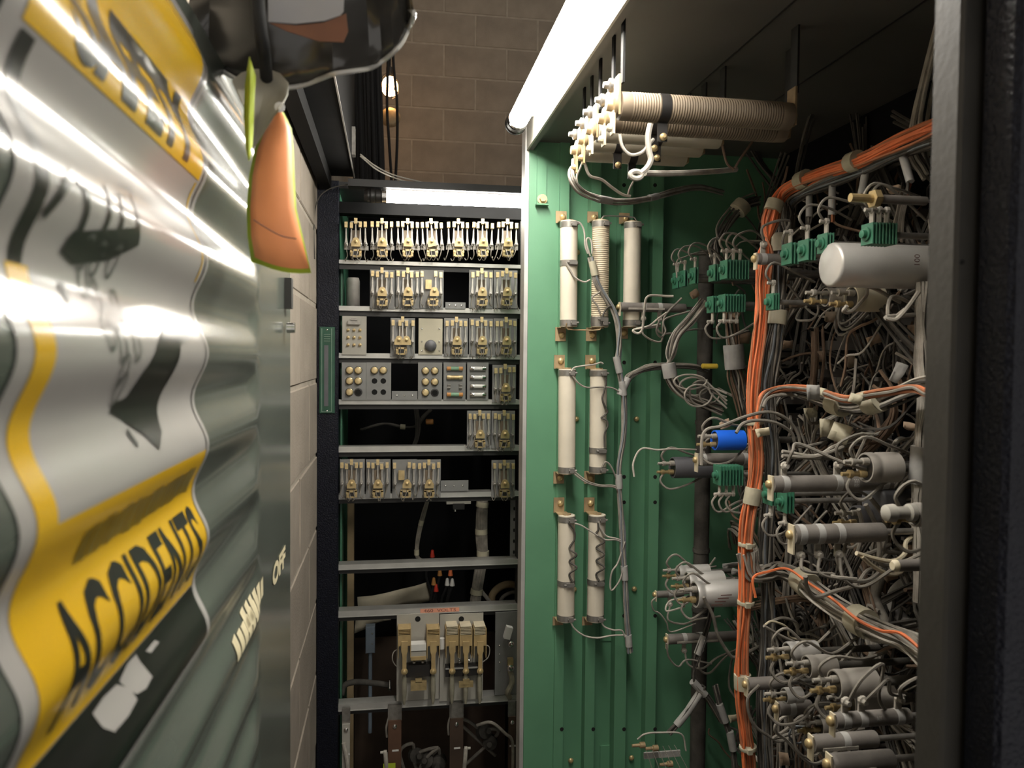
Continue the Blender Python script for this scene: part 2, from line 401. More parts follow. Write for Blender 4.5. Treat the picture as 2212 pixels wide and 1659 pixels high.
# ---- near fluorescent fitting along the lip
def tube_light(name, p0, p1, r, memit, label, cap_r=None):
    p0, p1 = Vector(p0), Vector(p1); a = (p1-p0).normalized()
    t = empty(name, p0, label, 'light')
    def part(b, n, m): o = b.obj(n, m, t, True); o.location = -p0; return o
    part(MB().cyl(p0, p1, r, 24), 'glass_tube', memit)
    for q, s in ((p0, -1), (p1, 1)):
        d = a*s
        e = part(MB().lathe(q, d, [(0, r*1.03), (.012, r*1.03), (.015, r*.85)], 24), 'end_cap', M_chrome)
        s2 = part(MB().lathe(q+d*.015, d, [(0, r*1.1), (.012, r*1.12), (.014, r*1.0), (.018, r*1.15), (.026, r*1.15), (.029, r*.95), (.034, r*1.05), (.044, r*.8)], 24), 'lamp_socket', M_dark)
    return t
tx, tz = XL-.034, ZL+.034
near_fix = tube_light('fluorescent_light', (tx, .55, tz), (tx, 1.50, tz), .0190, M_tube1,
                      'bright fluorescent tube fitted along the roof lip of the green cabinet')
for yy in (.525, 1.53):
    o = MB().bbox((tx-.01, yy-.006, tz+.012), (XL-.0005, yy+.006, tz+.024)).obj('mounting_clip', M_steel, near_fix); o.location = -near_fix.location

# ================================================================== RELAY RACK
YR = 2.20
def rx(px, py=900, Y=YR): return at(px, py, Y=Y).x
def rz(py, px=930, Y=YR): return at(px, py, Y=Y).z
rack = empty('relay_rack', (rx(731), YR, 0), 'tall black steel relay rack with bare aluminium rails beyond the green cabinet', 'rack')
def rpart(b, name, m, sm=False):
    o = b.obj(name, m, rack, sm); o.location = -rack.location; return o
xl0, xl1, xr0, xr1 = rx(684, Y=2.165), rx(731, Y=2.165), rx(1119), .47
zt = rz(405)
rpart(MB().cbox(((xl0+xl1)/2, 2.185, zt/2), (xl1-xl0, .04, zt), .0015), 'post', M_crinkle)
rpart(MB().bbox((xr0, 2.19, .0), (xr0+.05, 2.23, zt)), 'post', M_black)
rpart(MB().bbox((XWL+.012, 2.20, .0), (xl0-.0005, 2.23, zt)), 'hinge_stile', M_black)
hb = MB().lathe((0, 0, -.02), (0, 0, 1), [(0, .003), (.004, .006), (.036, .006), (.04, .003)], 10).mesh('hinge', M_black, True)
for py in (660, 1140, 1345, 1485): q = at(676, py, Y=2.19); inst('hinge', hb, rack, q-rack.location)
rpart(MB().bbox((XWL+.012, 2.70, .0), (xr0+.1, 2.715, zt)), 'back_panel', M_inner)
rpart(MB().bbox((xl1-.006, 2.2052, .0), (xl1-.002, 2.70, zt)), 'side_liner', M_green2)
rpart(MB().bbox((xl1+.001, 2.24, .0), (xl1+.006, 2.30, rz(580))), 'side_flange', M_green2)
rpart(MB().bbox((xr0+.045, 2.23, .0), (xr0+.05, 2.70, zt)), 'side_liner', M_inner)
rpart(MB().bbox((xl0, 2.18, rz(470)), (xr0+.05, 2.23, rz(446))), 'top_rail', M_matte)
rpart(MB().bbox((xl0-.06, 2.17, rz(420)), (xr0+.05, 2.62, rz(406))), 'top_panel', M_black)
RAILS = [(568, 576), (665, 675), (764.5, 775), (862.5, 873), (962, 974), (1062.5, 1073), (1211, 1222), (1309, 1322), (1506, 1520)]
rail_z = []
for a, c in RAILS:
    z1, z0 = rz(a), rz(c); rail_z.append((z0, z1))
    b = MB(); b.bbox((xl1-.002, 2.185, z0), (xr0+.004, 2.189, z1)); b.bbox((xl1-.002, 2.189, z1-.003), (xr0+.004, 2.225, z1))
    b.bbox((xl1-.002, 2.189, z0), (xr0+.004, 2.2, z0+.003)); b.bbox((xl1-.002, 2.1835, z0), (xr0+.004, 2.185, z0+.002))
    rpart(b, 'rail', M_rail)
    rpart(MB().bbox((xl1-.002, 2.196, z0-.014), (xr0+.004, 2.20, z0-.0005)), 'rail_backing', M_black)
# far tube along the top of the rack
ya = 2.09
f0, f1 = at(835, 424, Y=ya), at(1136, 431, Y=ya)
far_fix = tube_light('fluorescent_light', (f0.x, ya, f0.z), (f0.x+.60, ya, f0.z), .0165, M_tube2,
                     'bright fluorescent tube lying across the top of the relay rack')
b = MB(); b.bbox((f0.x-.10, ya-.012, f0.z+.021), (f0.x+.66, ya+.03, f0.z+.040)); o = b.obj('fitting_body', M_black, far_fix); o.location = -far_fix.location
# name plate holder on the crinkle post
q0, q1 = at(690, 706, Y=2.16), at(723, 893, Y=2.16)
np_ = MB().cbox(((q0.x+q1.x)/2, 2.162, (q0.z+q1.z)/2), (q1.x-q0.x, .005, q0.z-q1.z), .001).obj('nameplate_holder', M_glass)
tag(np_, 'narrow green tinted plate screwed on the crinkle black post', 'plate')
b = MB(); w = q1.x-q0.x
for xx in (q0.x+.006, q1.x-.009): b.bbox((xx, 2.158, q1.z+.004), (xx+.001, 2.1592, q0.z-.004))
b.bbox((q0.x+.006, 2.158, q1.z+.004), (q1.x-.008, 2.1592, q1.z+.005))
for k in range(4): b.bbox((q0.x+.012, 2.158, q0.z-.02-k*.006), (q1.x-.012, 2.1592, q0.z-.0208-k*.006))
b.obj('groove_lines', M_ltgreen, np_)
MB().bbox((q0.x+.013, 2.1575, q1.z+.02), (q0.x+.024, 2.1592, q0.z-.05)).obj('card_slot', M_capdk, np_)
sm = screw_mesh(.0025, M_chrome)
for zz in (q0.z-.008, q1.z+.007): inst('screw', sm, np_, ((q0.x+q1.x)/2, 2.1595, zz))

# cable duct along the left wall above the aisle
dz = at(757, 339, X=-.097).z
o = MB().bbox((XWL+.012, .95, dz), (-.097, 2.16, dz+.46)).obj('cable_duct', M_matte)
tag(o, 'black steel cable duct running along the block wall toward the relay rack', 'duct')
MB().bbox((-.0985, .95, dz-.003), (-.0955, 2.16, dz+.0005)).obj('bright_edge', M_rail, o)
o2 = MB().bbox((XWL+.012, .95, CAM.z+.452), (-.158, 2.16, dz-.0005)).obj('lower_tray', M_matte, o)
b = MB(); b.bbox((-.0965, 2.00, dz+.02), (-.088, 2.03, dz+.09)); b.obj('junction_clip', M_steel, o)

# hanging black cables, warm bulb on ropes
for k in range(15):
    px = 766+k*4.4; Y = 3.3+RND.uniform(0, .5)
    top, bot = at(px-14+RND.uniform(-2, 2), -60, Y=Y), at(px, 420, Y=Y)
    r = RND.choice((.006, .008, .010))
    mid = (top+bot)/2+Vector((RND.uniform(-.006, .006), 0, 0))
    o = MB().tube([top, mid, bot, bot-Vector((0, 0, .4))], r, 8).obj('hanging_cable', M_wirebk, None, True)
    tag(o, 'black cable hanging straight down among a curtain of cables before the block wall', 'cable', 'curtain of black cables')
bq = at(842, 187, Y=4.3)
bl = empty('hanging_lamp', bq, 'small glowing warm bulb hanging from two black ropes before the block wall', 'lamp')
MB().lathe((0, 0, -.05), (0, 0, 1), [(0, .012), (.008, .032), (.03, .044), (.06, .044), (.085, .034), (.1, .02)], 18).obj('bulb', M_bulb, bl, True)
MB().lathe((0, 0, .05), (0, 0, 1), [(0, .021), (.05, .021), (.055, .012)], 16).obj('socket', M_dark, bl, True)
MB().cyl((0, 0, .1), (0, 0, 4.6-bq.z), .005, 8).obj('cord', M_wirebk, bl, True)
b = MB()
for k in range(4):
    a = k*math.pi/2+.5; c, s_ = math.cos(a)*.050, math.sin(a)*.050
    b.tube([(c*.4, s_*.4, .07), (c, s_, .03), (c, s_, -.03), (c*.3, s_*.3, -.065)], .0022, 5)
b.obj('wire_guard', M_dark, bl)
MB().lathe((.004, .02, -.16), (0, -1, 0), [(0, .055), (.006, .05), (.012, .03)], 20).obj('reflector_dish', M_tan, bl, True)
for pts in ([(838, 120), (836, 230), (840, 300), (846, 395), (847, 440)], [(849, 120), (857, 215), (858, 300), (854, 395), (852, 440)]):
    o = MB().tube([at(px, py, Y=4.2) for px, py in [(pts[0][0], -50)]+pts], .0075, 8).obj('rope', M_wirebk, None, True)
    tag(o, 'black rope hanging in front of the warm bulb', 'rope', 'ropes by the warm bulb')
# pair of pale flex cords from the duct to the far fitting
for k, pts in enumerate(([(778, 333), (810, 358), (850, 378), (905, 392), (940, 402)], [(778, 337), (815, 367), (860, 387), (900, 398), (930, 405)])):
    o = MB().tube([at(px, py, Y=2.06+i*.012) for i, (px, py) in enumerate(pts)], .0021, 6).obj('flex_cord', M_wirelt, None, True)
    tag(o, 'thin pale flex cord sagging from the black duct to the tube over the rack', 'cord', 'pale flex cords over the rack')
o = MB().tube([at(px, py, Y=2.1) for px, py in [(790, 398), (740, 400), (700, 415), (682, 445), (678, 500), (680, 560)]], .0016, 6).obj('flex_cord', M_wiredk, None, True)
tag(o, 'thin dark cord curling down around the crinkle black post', 'cord')

# added fill light out of view, brightens the back wall and wiring
rl_ = empty('added_fill_light', (1.1, 3.3, 4.6), 'added unseen fluorescent fill light hung high over the machine room', 'light')
MB().bbox((-.08, -.62, -.06), (.08, .62, 0)).obj('housing', M_lip, rl_)
MB().cyl((0, -.6, -.09), (0, .6, -.09), .019, 16).obj('glass_tube', emis('fill_tube_light', (1.0, .93, .84), FILL), rl_, True)
# ================================================================== RELAYS IN THE RACK
YP = 2.178                                   # front face of the relay plates
K = 0.00131                                  # metres per photo pixel at the rack
def finger_mesh():
    b = MB()
    b.prism([(-.0014, .040), (.0014, .040), (.0022, .012), (.0042, -.002), (.0042, -.010), (-.0042, -.010), (-.0042, -.002), (-.0022, .012)], (0, -.016, 0), (1, 0, 0), (0, 0, 1), .0025)
    b.box((0, -.008, -.004), (.008, .02, .006))
    return b.mesh('contact_finger', M_blade)
def nut_mesh():
    b = MB(); b.lathe((0, -.018, -.005), (0, -1, 0), [(0, .0055), (.002, .0055), (.0022, .0038), (.006, .0034), (.007, .002)], 10)
    return b.mesh('finger_nut', M_steel, True)
def tip_mesh():
    b = MB(); b.box((0, -.020, .0475), (.0082, .010, .0155)); b.box((0, -.0255, .0435), (.0082, .002, .0055)); b.cyl((0, -.025, .050), (0, -.0268, .050), .0018, 8)
    return b.mesh('contact_tip', M_goldlt)
FING, NUT, TIP = finger_mesh(), nut_mesh(), tip_mesh()
def arm_mesh(w=.0245, h=.0215):
    p = []
    for k in range(9):
        a = math.pi*k/8; p.append((math.cos(a)*w*.36, .004+math.sin(a)*w*.30))
    p += [(-w*.5, -.002), (-w*.5, -h*.62), (w*.5, -h*.62), (w*.5, -.002)]
    b = MB(); b.prism(p, (0, -.034, 0), (1, 0, 0), (0, 0, 1), .003); return b.mesh('armature_plate', M_gold)
ARM = arm_mesh()
ABOLT = MB().lathe((0, -.037, 0), (0, -1, 0), [(0, .0052), (.0025, .0052), (.003, .0034), (.0065, .0030), (.0075, .0016)], 10).mesh('armature_bolt', M_brass, True)
def yoke_mesh():
    b = MB()
    b.box((-.011, -.022, -.030), (.0065, .022, .018)); b.box((.011, -.022, -.030), (.0065, .022, .018))
    b.box((0, -.022, -.0225), (.028, .022, .005)); b.box((0, -.022, -.0385), (.020, .020, .0045)); b.box((-.0125, -.034, -.027), (.005, .006, .006)); b.box((.0125, -.034, -.027), (.005, .006, .006))
    return b.mesh('coil_yoke', M_gold)
YOKE = yoke_mesh()
CORE = MB().cyl((0, -.012, -.031), (0, -.030, -.031), .0068, 12).mesh('coil_core', M_dark, True)
BARM = MB().box((0, -.0225, .0555), (.030, .004, .003)).mesh('contact_bar', M_blade)
SPR = MB().box((0, -.017, .020), (.0022, .003, .038)).box((-.006, -.012, .014), (.010, .004, .040)).box((.007, -.012, .014), (.009, .004, .040)).mesh('lift_card', M_brown)
PIG = []
for s in range(5):
    r = random.Random(s); b = MB(); dx = r.uniform(-.005, .006)
    b.tube([(0, -.020, -.008), (dx*.3, -.021, -.020), (dx, -.022, -.035), (dx+r.uniform(.001, .005), -.018, -.046), (dx+.006, -.010, -.049), (dx+.008, -.002, -.042)], .00115, 5, 4)
    PIG.append(b.mesh('pigtail', M_wire, True))
PLATE1 = MB().box((0, .002, .008), (.0680, .004, .108)).mesh('back_plate', M_plate)
BASE1 = MB().box((0, .001, -.012), (.066, .006, .012)).mesh('base_strip', M_steel)
FX = (-.0268, -.0135, .0110, .0253)
def relay(px, py, label, plate=True, arm_dx=0.0, skew=0.0, dtip=True, seed=0, block=False, arms=1, fx=FX):
    p = at(px, py, Y=YP); p.z = rz(py, px, YP)
    t = empty('relay', p, label, 'relay', 'relays on the rack rails')
    r = random.Random(seed*13+int(px))
    inst('back_plate', PLATE1 if plate else BASE1, t)
    for k, x in enumerate(fx):
        if block and k == 1: continue
        dz = r.uniform(-.002, .002)
        f = inst('contact_finger', FING, t, (x, r.uniform(-.002, .001), dz), (0, r.uniform(-.03, .03)+skew, 0))
        if dtip: inst('contact_tip', TIP, f)
        inst('finger_nut', NUT, f)
        pg = inst('pigtail', PIG[r.randrange(5)], t, (x, 0, 0)); pg.scale = (r.choice((-1, 1)), 1, r.uniform(.8, 1.08))
    if not block:
        f = inst('contact_finger', FING, t, (-.001, -.003, .010), (0, skew*2, 0)); inst('contact_tip', TIP, f); inst('contact_bar', BARM, t)
        inst('lift_card', SPR, t)
    else:
        MB().box((-.009, -.012, .020), (.017, .012, .026)).obj('coil_cover', M_gold, t)
    for k in range(arms):
        a = inst('armature_plate', ARM, t, (arm_dx+k*.0205, -.002*k, 0), (0, skew*6, 0)); inst('armature_bolt', ABOLT, a)
    inst('coil_yoke', YOKE, t, (arm_dx*.4, 0, 0)); inst('coil_core', CORE, t, (arm_dx*.4, 0, 0))
    for k in range(2):
        pg = inst('pigtail', PIG[r.randrange(5)], t, (-.006+.011*k, -.014, -.014)); pg.scale = (r.choice((-1, 1)), 1, .75)
    return t
ROWNAME = ['topmost rail', 'second rail down', 'third rail down', 'fourth rail down', 'fifth rail down', 'sixth rail down']
rows = [
 (526, [(770, {}), (826, {}), (881, {}), (934, dict(skew=-.045, arm_dx=-.004)), (989, {}), (1041, {}), (1094, {})], False),
 (631, [(826, {}), (881, {}), (932, dict(block=True, arm_dx=.006)), (1039, {}), (1092, {})], True),
 (735, [(870, dict(arms=2, arm_dx=-.011, fx=(-.0268, -.009, .0095, .0265))), (985, {}), (1039, {}), (1091, {})], True),
 (835, [(1089, {})], True),
 (934, [(1034.5, {}), (1087, {})], True),
 (1040, [(761, {}), (817, {}), (874, dict(block=True, arm_dx=.006)), (926, {}), (1087, {})], True)]
for ri, (py, lst, plate) in enumerate(rows):
    for i, (px, kw) in enumerate(lst):
        lab = 'open relay with brass armature on the %s, %s from the crinkle post' % (ROWNAME[ri], ORD[i])
        if len(lst) == 1: lab = 'single open relay beside the white fuses on the fourth rail down'
        if kw.get('block'): lab = 'relay with plain brass block instead of centre contact on the %s' % ROWNAME[ri]
        if kw.get('arms'): lab = 'relay with two brass armatures side by side on the third rail down'
        if kw.get('skew'): lab = 'tilted relay with crooked armature and contacts on the topmost rail'
        dy = (px-930)*(.0185 if ri == 0 else 0)*0
        relay(px, py+dy, lab, plate, seed=ri*10+i, **kw)

# ---- plates of row three and four
def plate_thing(name, x0, x1, y0, y1, m, label, cat, dy=0.0):
    a, c = at(x0, y0, Y=YP), at(x1, y1, Y=YP)
    za, zc = rz(y0, (x0+x1)/2, YP), rz(y1, (x0+x1)/2, YP)
    cx, cz = (a.x+c.x)/2, (za+zc)/2
    t = empty(name, (cx, YP+dy, zc), label, cat)
    MB().box((0, .002, (za-zc)/2), (c.x-a.x-.001, .004, za-zc)).obj('face_plate', m, t)
    return t, cx, zc
def loc(t, px, py, Y=YP):
    return Vector((rx(px, py, Y), Y, rz(py, px, Y)))-t.location
t, cx, cz = plate_thing('post_board', 739, 792, 683, 766, M_platew, 'pale board with nine small posts on the third rail down', 'panel')
b = MB(); q = loc(t, 765, 697); b.box((q.x, -.008, q.z), (.034, .012, .011)); b.box((q.x, -.008, q.z+.008), (.016, .012, .008)); b.obj('terminal_block', M_steel, t)
pm = MB().lathe((0, 0, 0), (0, -1, 0), [(0, .0045), (.003, .0045), (.0035, .0028), (.011, .0028), (.013, .0018)], 10).mesh('terminal_post', M_brass, True)
for yy in (713, 729, 745):
    for xx in (752, 765, 778): inst('terminal_post', pm, t, loc(t, xx, yy))
    
t, cx, cz = plate_thing('knob_panel', 904, 956, 688, 766, M_cream, 'cream panel with one round grey knob on the third rail down', 'panel')
q = loc(t, 930, 747); MB().lathe(q, (0, -1, 0), [(0, .0165), (.006, .0165), (.014, .0158), (.019, .012), (.021, .005)], 22).obj('knob', M_capdk, t, True)
for xx, yy in ((911, 710), (949, 710), (911, 738), (949, 738), (911, 758), (949, 758)):
    inst('screw', sm, t, loc(t, xx, yy))
# fuse-post panels
KNOB = MB().lathe((0, 0, 0), (0, -1, 0), [(0, .0098), (.003, .0098), (.0035, .0085), (.014, .0082), (.0155, .0072), (.016, .003)], 16).mesh('fuse_cap', M_goldlt, True)
RING = MB().lathe((0, 0, 0), (0, -1, 0), [(0, .0115), (.002, .0115), (.0025, .0095)], 16).mesh('fuse_socket', M_dark, True)
HOL = MB().cyl((0, 0, 0), (0, -.0006, 0), .0078, 16).mesh('empty_hole', M_hole)
def fuse_panel(x0, x1, caps, sock, holes, label, m=M_plate):
    t, cx, cz = plate_thing('fuse_panel', x0, x1, 783, 864, m, label, 'fuse panel')
    t['group'] = 'fuse panels on the fourth rail down'
    for px, py in caps: inst('fuse_cap', KNOB, t, loc(t, px, py)); inst('fuse_socket', RING, t, loc(t, px, py))
    for px, py in sock: inst('fuse_socket', RING, t, loc(t, px, py)); inst('empty_hole', HOL, t, loc(t, px, py)+Vector((0, -.0026, 0)))
    for px, py in holes: inst('empty_hole', HOL, t, loc(t, px, py))
    return t
fuse_panel(738, 791, [(755, 800), (774, 800), (755, 823), (774, 823), (755, 847)], [(774, 847)], [], 'grey fuse panel with five brass caps and one empty socket beside the crinkle post')
fuse_panel(791, 845, [(809, 800), (828, 800)], [], [(809, 823), (828, 823), (809, 847), (828, 847)], 'grey fuse panel with two brass caps above four open holes')
fuse_panel(903, 955, [(919, 801), (939, 801), (919, 825), (939, 825), (919, 848)], [(939, 848)], [], 'grey fuse panel with five brass caps and one empty socket beside cartridge fuses')
CLIP = MB().box((0, -.007, -.0045), (.009, .012, .002)).box((0, -.007, .0045), (.009, .012, .002)).box((0, -.001, 0), (.009, .002, .011)).mesh('fuse_clip', M_steel)
def cart_panel(x0, x1, fuses, label, m):
    t, cx, cz = plate_thing('cartridge_fuse_block', x0, x1, 783, 864, m, label, 'fuse block')
    for py, body, cap in fuses:
        q = loc(t, (x0+x1)/2, py)
        for s in (-1, 1): inst('fuse_clip', CLIP, t, q+Vector((s*.0165, 0, 0)))
        if body is None: continue
        f = empty('cartridge_fuse', t.location+q, body[1], 'fuse', 'cartridge fuses on the fourth rail down')
        MB().cyl((-.0115, -.010, 0), (.0115, -.010, 0), .0056, 14).obj('fuse_body', body[0], f, True)
        for s in (-1, 1): MB().lathe((s*.0115, -.010, 0), (s, 0, 0), [(0, .0060), (.010, .0060), (.0112, .005)], 14).obj('end_ferrule', cap, f, True)
    return t
cart_panel(958, 1006, [(796, (M_greenf, 'green cartridge fuse with orange ends, topmost of the mixed fuse block'), M_fuseo), (815, (M_brass, 'dull brass cartridge fuse above the empty clips'), M_goldlt),
                       (834, None, None), (852, (M_greenf, 'green cartridge fuse with orange ends below the empty clips'), M_fuseo)], 'grey fuse block with mixed cartridge fuses and one pair of empty clips', M_plate)
cart_panel(1009, 1055, [(796, (M_whitep, 'white cartridge fuse, first from the top of the all white fuse block'), M_chrome), (815, (M_whitep, 'white cartridge fuse, second from the top of the all white fuse block'), M_chrome),
                        (834, (M_whitep, 'white cartridge fuse, third from the top of the all white fuse block'), M_chrome), (852, (M_whitep, 'white cartridge fuse, fourth from the top of the all white fuse block'), M_chrome)], 'grey fuse block holding four white cartridge fuses', M_plate)
# brackets in the empty bays
for x0, x1, y0, y1, lab in ((846, 902, 845, 864, 'low drilled grey bracket between two fuse panels'), (950, 1012, 1038, 1061, 'low drilled grey bracket among the relays on the sixth rail down'),
                            (962, 1006, 653, 667, 'low drilled grey bracket between relays on the second rail down')):
    t, cx, cz = plate_thing('bracket', x0, x1, y0, y1, M_plate, lab, 'bracket')
    for k in range(3): inst('bolt', sm, t, loc(t, x0+(x1-x0)*(.2+.3*k), (y0+y1)/2))
# ---- things standing inside the rack, seen through the gaps
def inside(name, lab, cat, parts, Y):
    t = empty(name, (0, 0, 0), lab, cat)
    t.location = (0, Y, 0)
    for pn, b, m, s in parts:
        o = b.obj(pn, m, t, s); o.location = (0, -Y, 0)
    return t
q0, q1 = at(748, 600, Y=2.42), at(777, 668, Y=2.42)
rr = (q1.x-q0.x)/2; cxx = (q0.x+q1.x)/2
inside('capacitor', 'tall grey capacitor can inside the rack behind the second rail', 'capacitor', [('can', MB().lathe((cxx, 2.42, q1.z-.05), (0, 0, 1), [(0, rr*.9), (.004, rr), (q0.z-q1.z+.04, rr), (q0.z-q1.z+.05, rr*.85)], 20), M_capgr, True),
        ('strap', MB().cyl((cxx, 2.42, q1.z), (cxx, 2.42, q1.z+.012), rr*1.04, 20), M_steel, True)], 2.42)
a, c = at(750, 1075, Y=2.38), at(764, 1506, Y=2.38)
o = MB().cbox(((a.x+c.x)/2, 2.385, (a.z+c.z)/2-.15), (c.x-a.x, .012, a.z-c.z+.3), .002).obj('upright_strip', M_woodlt); tag(o, 'tan upright strip inside the rack behind the green flange', 'strip')
a, c = at(1103, 1078, Y=2.23), at(1118, 1208, Y=2.23)
b = MB(); b.bbox((a.x, 2.231, c.z), (c.x, 2.235, a.z)); o = b.obj('slotted_strip', M_plate); tag(o, 'grey slotted strip beside the thick taped harness in the rack', 'strip')
for k in range(5): inst('slot', HOL, o, ((a.x+c.x)/2, 2.2308, c.z+(a.z-c.z)*(.12+.18*k)), None).scale = (.35, 1, .7)
def harness_path(name, pts, Y, r, m, lab, n=5, tapes=(), cat='wiring', seed=1):
    t = empty(name, at(pts[0][0], pts[0][1], Y=Y), lab, cat); rn = random.Random(seed)
    P = [at(x, y, Y=Y) for x, y in pts]
    for k in range(n):
        a = 2*math.pi*k/n; b = MB(); b.tube([p+Vector((math.cos(a)*r*.6+rn.uniform(-r, r)*.2, math.sin(a)*r*.6, 0)) for p in P], r*.45, 6, 4)
        o = b.obj('wire', m, t, True); o.location = -t.location
    S = smooth(P, 8)
    for f in tapes:
        i = min(int(f*len(S)), len(S)-2); d = (S[i+1]-S[i]).normalized()
        o = MB().cyl(S[i]-d*.008, S[i]+d*.008, r*1.18, 12).obj('tape_band', M_tape, t, True); o.location = -t.location
    return t
harness_path('wire_harness', [(925, 1076), (915, 1110), (905, 1150), (900, 1190), (905, 1207), (930, 1212)], 2.33, .0065, M_wire, 'thin taped wire harness hanging inside the rack below the relays', 5, (.3, .62))
harness_path('wire_harness', [(1045, 1070), (1040, 1110), (1040, 1160), (1043, 1200), (1036, 1240), (1028, 1290), (1024, 1330)], 2.33, .0165, M_wire, 'thick grey taped wire harness hanging inside the rack', 9, (.1, .3, .48, .78))
harness_path('wire_harness', [(780, 928), (830, 915), (870, 922), (900, 920), (915, 900), (930, 885)], 2.45, .007, M_wiredk, 'dusty dark harness sagging in the empty fifth bay of the rack', 5, (.4,))
harness_path('wire_harness', [(900, 885), (903, 920), (900, 945), (895, 962)], 2.42, .007, M_wiredk, 'short dark harness dropping through the empty fifth bay of the rack', 4, ())
a = at(928, 911, Y=2.36)
o = MB().lathe((a.x-.012, 2.36, a.z), (1, 0, 0), [(0, .006), (.002, .0085), (.022, .0085), (.024, .006)], 14).obj('small_capacitor', M_fuseo, None, True); tag(o, 'tiny orange capacitor lying in the empty fifth bay of the rack', 'capacitor')
a = at(990, 1085, Y=2.36)
t = empty('transformer', a, 'pale small transformer hung below the sixth rail of the rack', 'transformer')
MB().box((0, 0, .008), (.075, .03, .022)).obj('frame', M_platew, t); MB().box((0, -.004, -.010), (.035, .03, .018)).obj('coil', M_dark, t)
MB().cyl((-.01, -.01, -.018), (-.01, -.01, -.026), .005, 10).obj('stud', M_chrome, t, True)
# sheets of paper and board in the lower bay
def paper(name, pts, Y, m, lab, curl=.02, group=None):
    b = MB(); P = [at(x, y, Y=Y) for x, y in pts]; c = sum(P, Vector())/len(P); rn = random.Random(len(pts)+int(pts[0][0]))
    rows_ = []
    for i in range(5):
        row = []
        for j in range(6):
            u, v = j/5, i/4
            p = (P[0]*(1-u)+P[1]*u)*(1-v)+(P[3]*(1-u)+P[2]*u)*v
            row.append(p+Vector((0, -curl*math.sin(u*3+v*2)+rn.uniform(-.004, .004), rn.uniform(-.003, .003))))
        rows_.append(row)
    b.grid(rows_); o = b.obj(name, m, None, True)
    md = o.modifiers.new('thick', 'SOLIDIFY'); md.thickness = .0009
    tag(o, lab, 'paper', group); return o
paper('paper_sheet', [(772, 1290), (925, 1257), (936, 1300), (776, 1330)], 2.50, M_paperlt, 'crumpled yellowed sheet lying inside the rack above the volt label rail')
paper('paper_sheet', [(770, 1322), (840, 1318), (845, 1342), (766, 1362)], 2.46, M_paperlt, 'torn yellowed sheet hanging below the volt label rail')
for px, py, m, lab in ((934, 1196, M_red, 'red'), (950, 1236, M_fuseo, 'left orange'), (973, 1236, M_orange, 'right orange'), (937, 1256, M_fuseo, 'orange'), (942, 1270, M_red, 'red'), (966, 1257, M_whitep, 'white'), (977, 1258, M_whitep, 'white')):
    q = at(px, py, Y=2.48); n = {'red': 'red', 'white': 'white'}.get(lab, 'orange')
    o = MB().lathe(q+Vector((0, 0, -.011)), (0, 0, 1), [(0, .008), (.004, .0078), (.022, .0045), (.024, .002)], 10).obj('wire_nut', m, None, True)
    tag(o, 'small %s wire nut among black cables in the dark lower bay of the rack' % n, 'wire nut', 'wire nuts in the rack')
    c = MB().tube([q+Vector((0, 0, -.01)), q+Vector((RND.uniform(-.02, .02), .01, -.08)), q+Vector((RND.uniform(-.04, .04), .02, -.2))], .004, 6).obj('cable', M_wirebk, o, True)
b = MB(); P = [at(x, y, Y=2.45) for x, y in ((1062, 1312), (1064, 1285), (1080, 1268), (1100, 1262), (1118, 1266))]; b.tube(P, .012, 10)
P = [at(x, y, Y=2.44) for x, y in ((1076, 1312), (1086, 1290), (1104, 1280), (1120, 1279))]; b2 = MB().tube(P, .006, 8)
o = b.obj('cable_loop', M_woodlt, None, True); tag(o, 'tan coiled cable loop behind the volt label rail at the green cabinet', 'cable'); b2.obj('inner_turn', M_wire, o, True)
b = MB().tube([at(x, y, Y=2.4) for x, y in ((1040, 1277), (1052, 1292), (1062, 1305))], .006, 8); o = b.obj('cable_branch', M_wirelt, None, True); tag(o, 'short pale cable branching from the thick taped harness', 'cable')
# 460 VOLTS label
a, c = at(908, 1303, Y=2.183), at(992, 1313, Y=2.183); zc = (rail_z[7][0]+rail_z[7][1])/2+.001
lb = MB().box(((a.x+c.x)/2, 2.1828, zc), (c.x-a.x, .0006, .0115)).obj('volt_label', M_salmon); tag(lb, 'salmon pink label reading 460 VOLTS on the lower rail', 'label')
vs_, fs_ = text_mesh('460  VOLTS', .0085, 't', None, bold=.0, width=.092)
MB().add([((a.x+c.x)/2+x, 2.1823, zc+y) for x, y in vs_], fs_).obj('lettering', M_letter, lb)

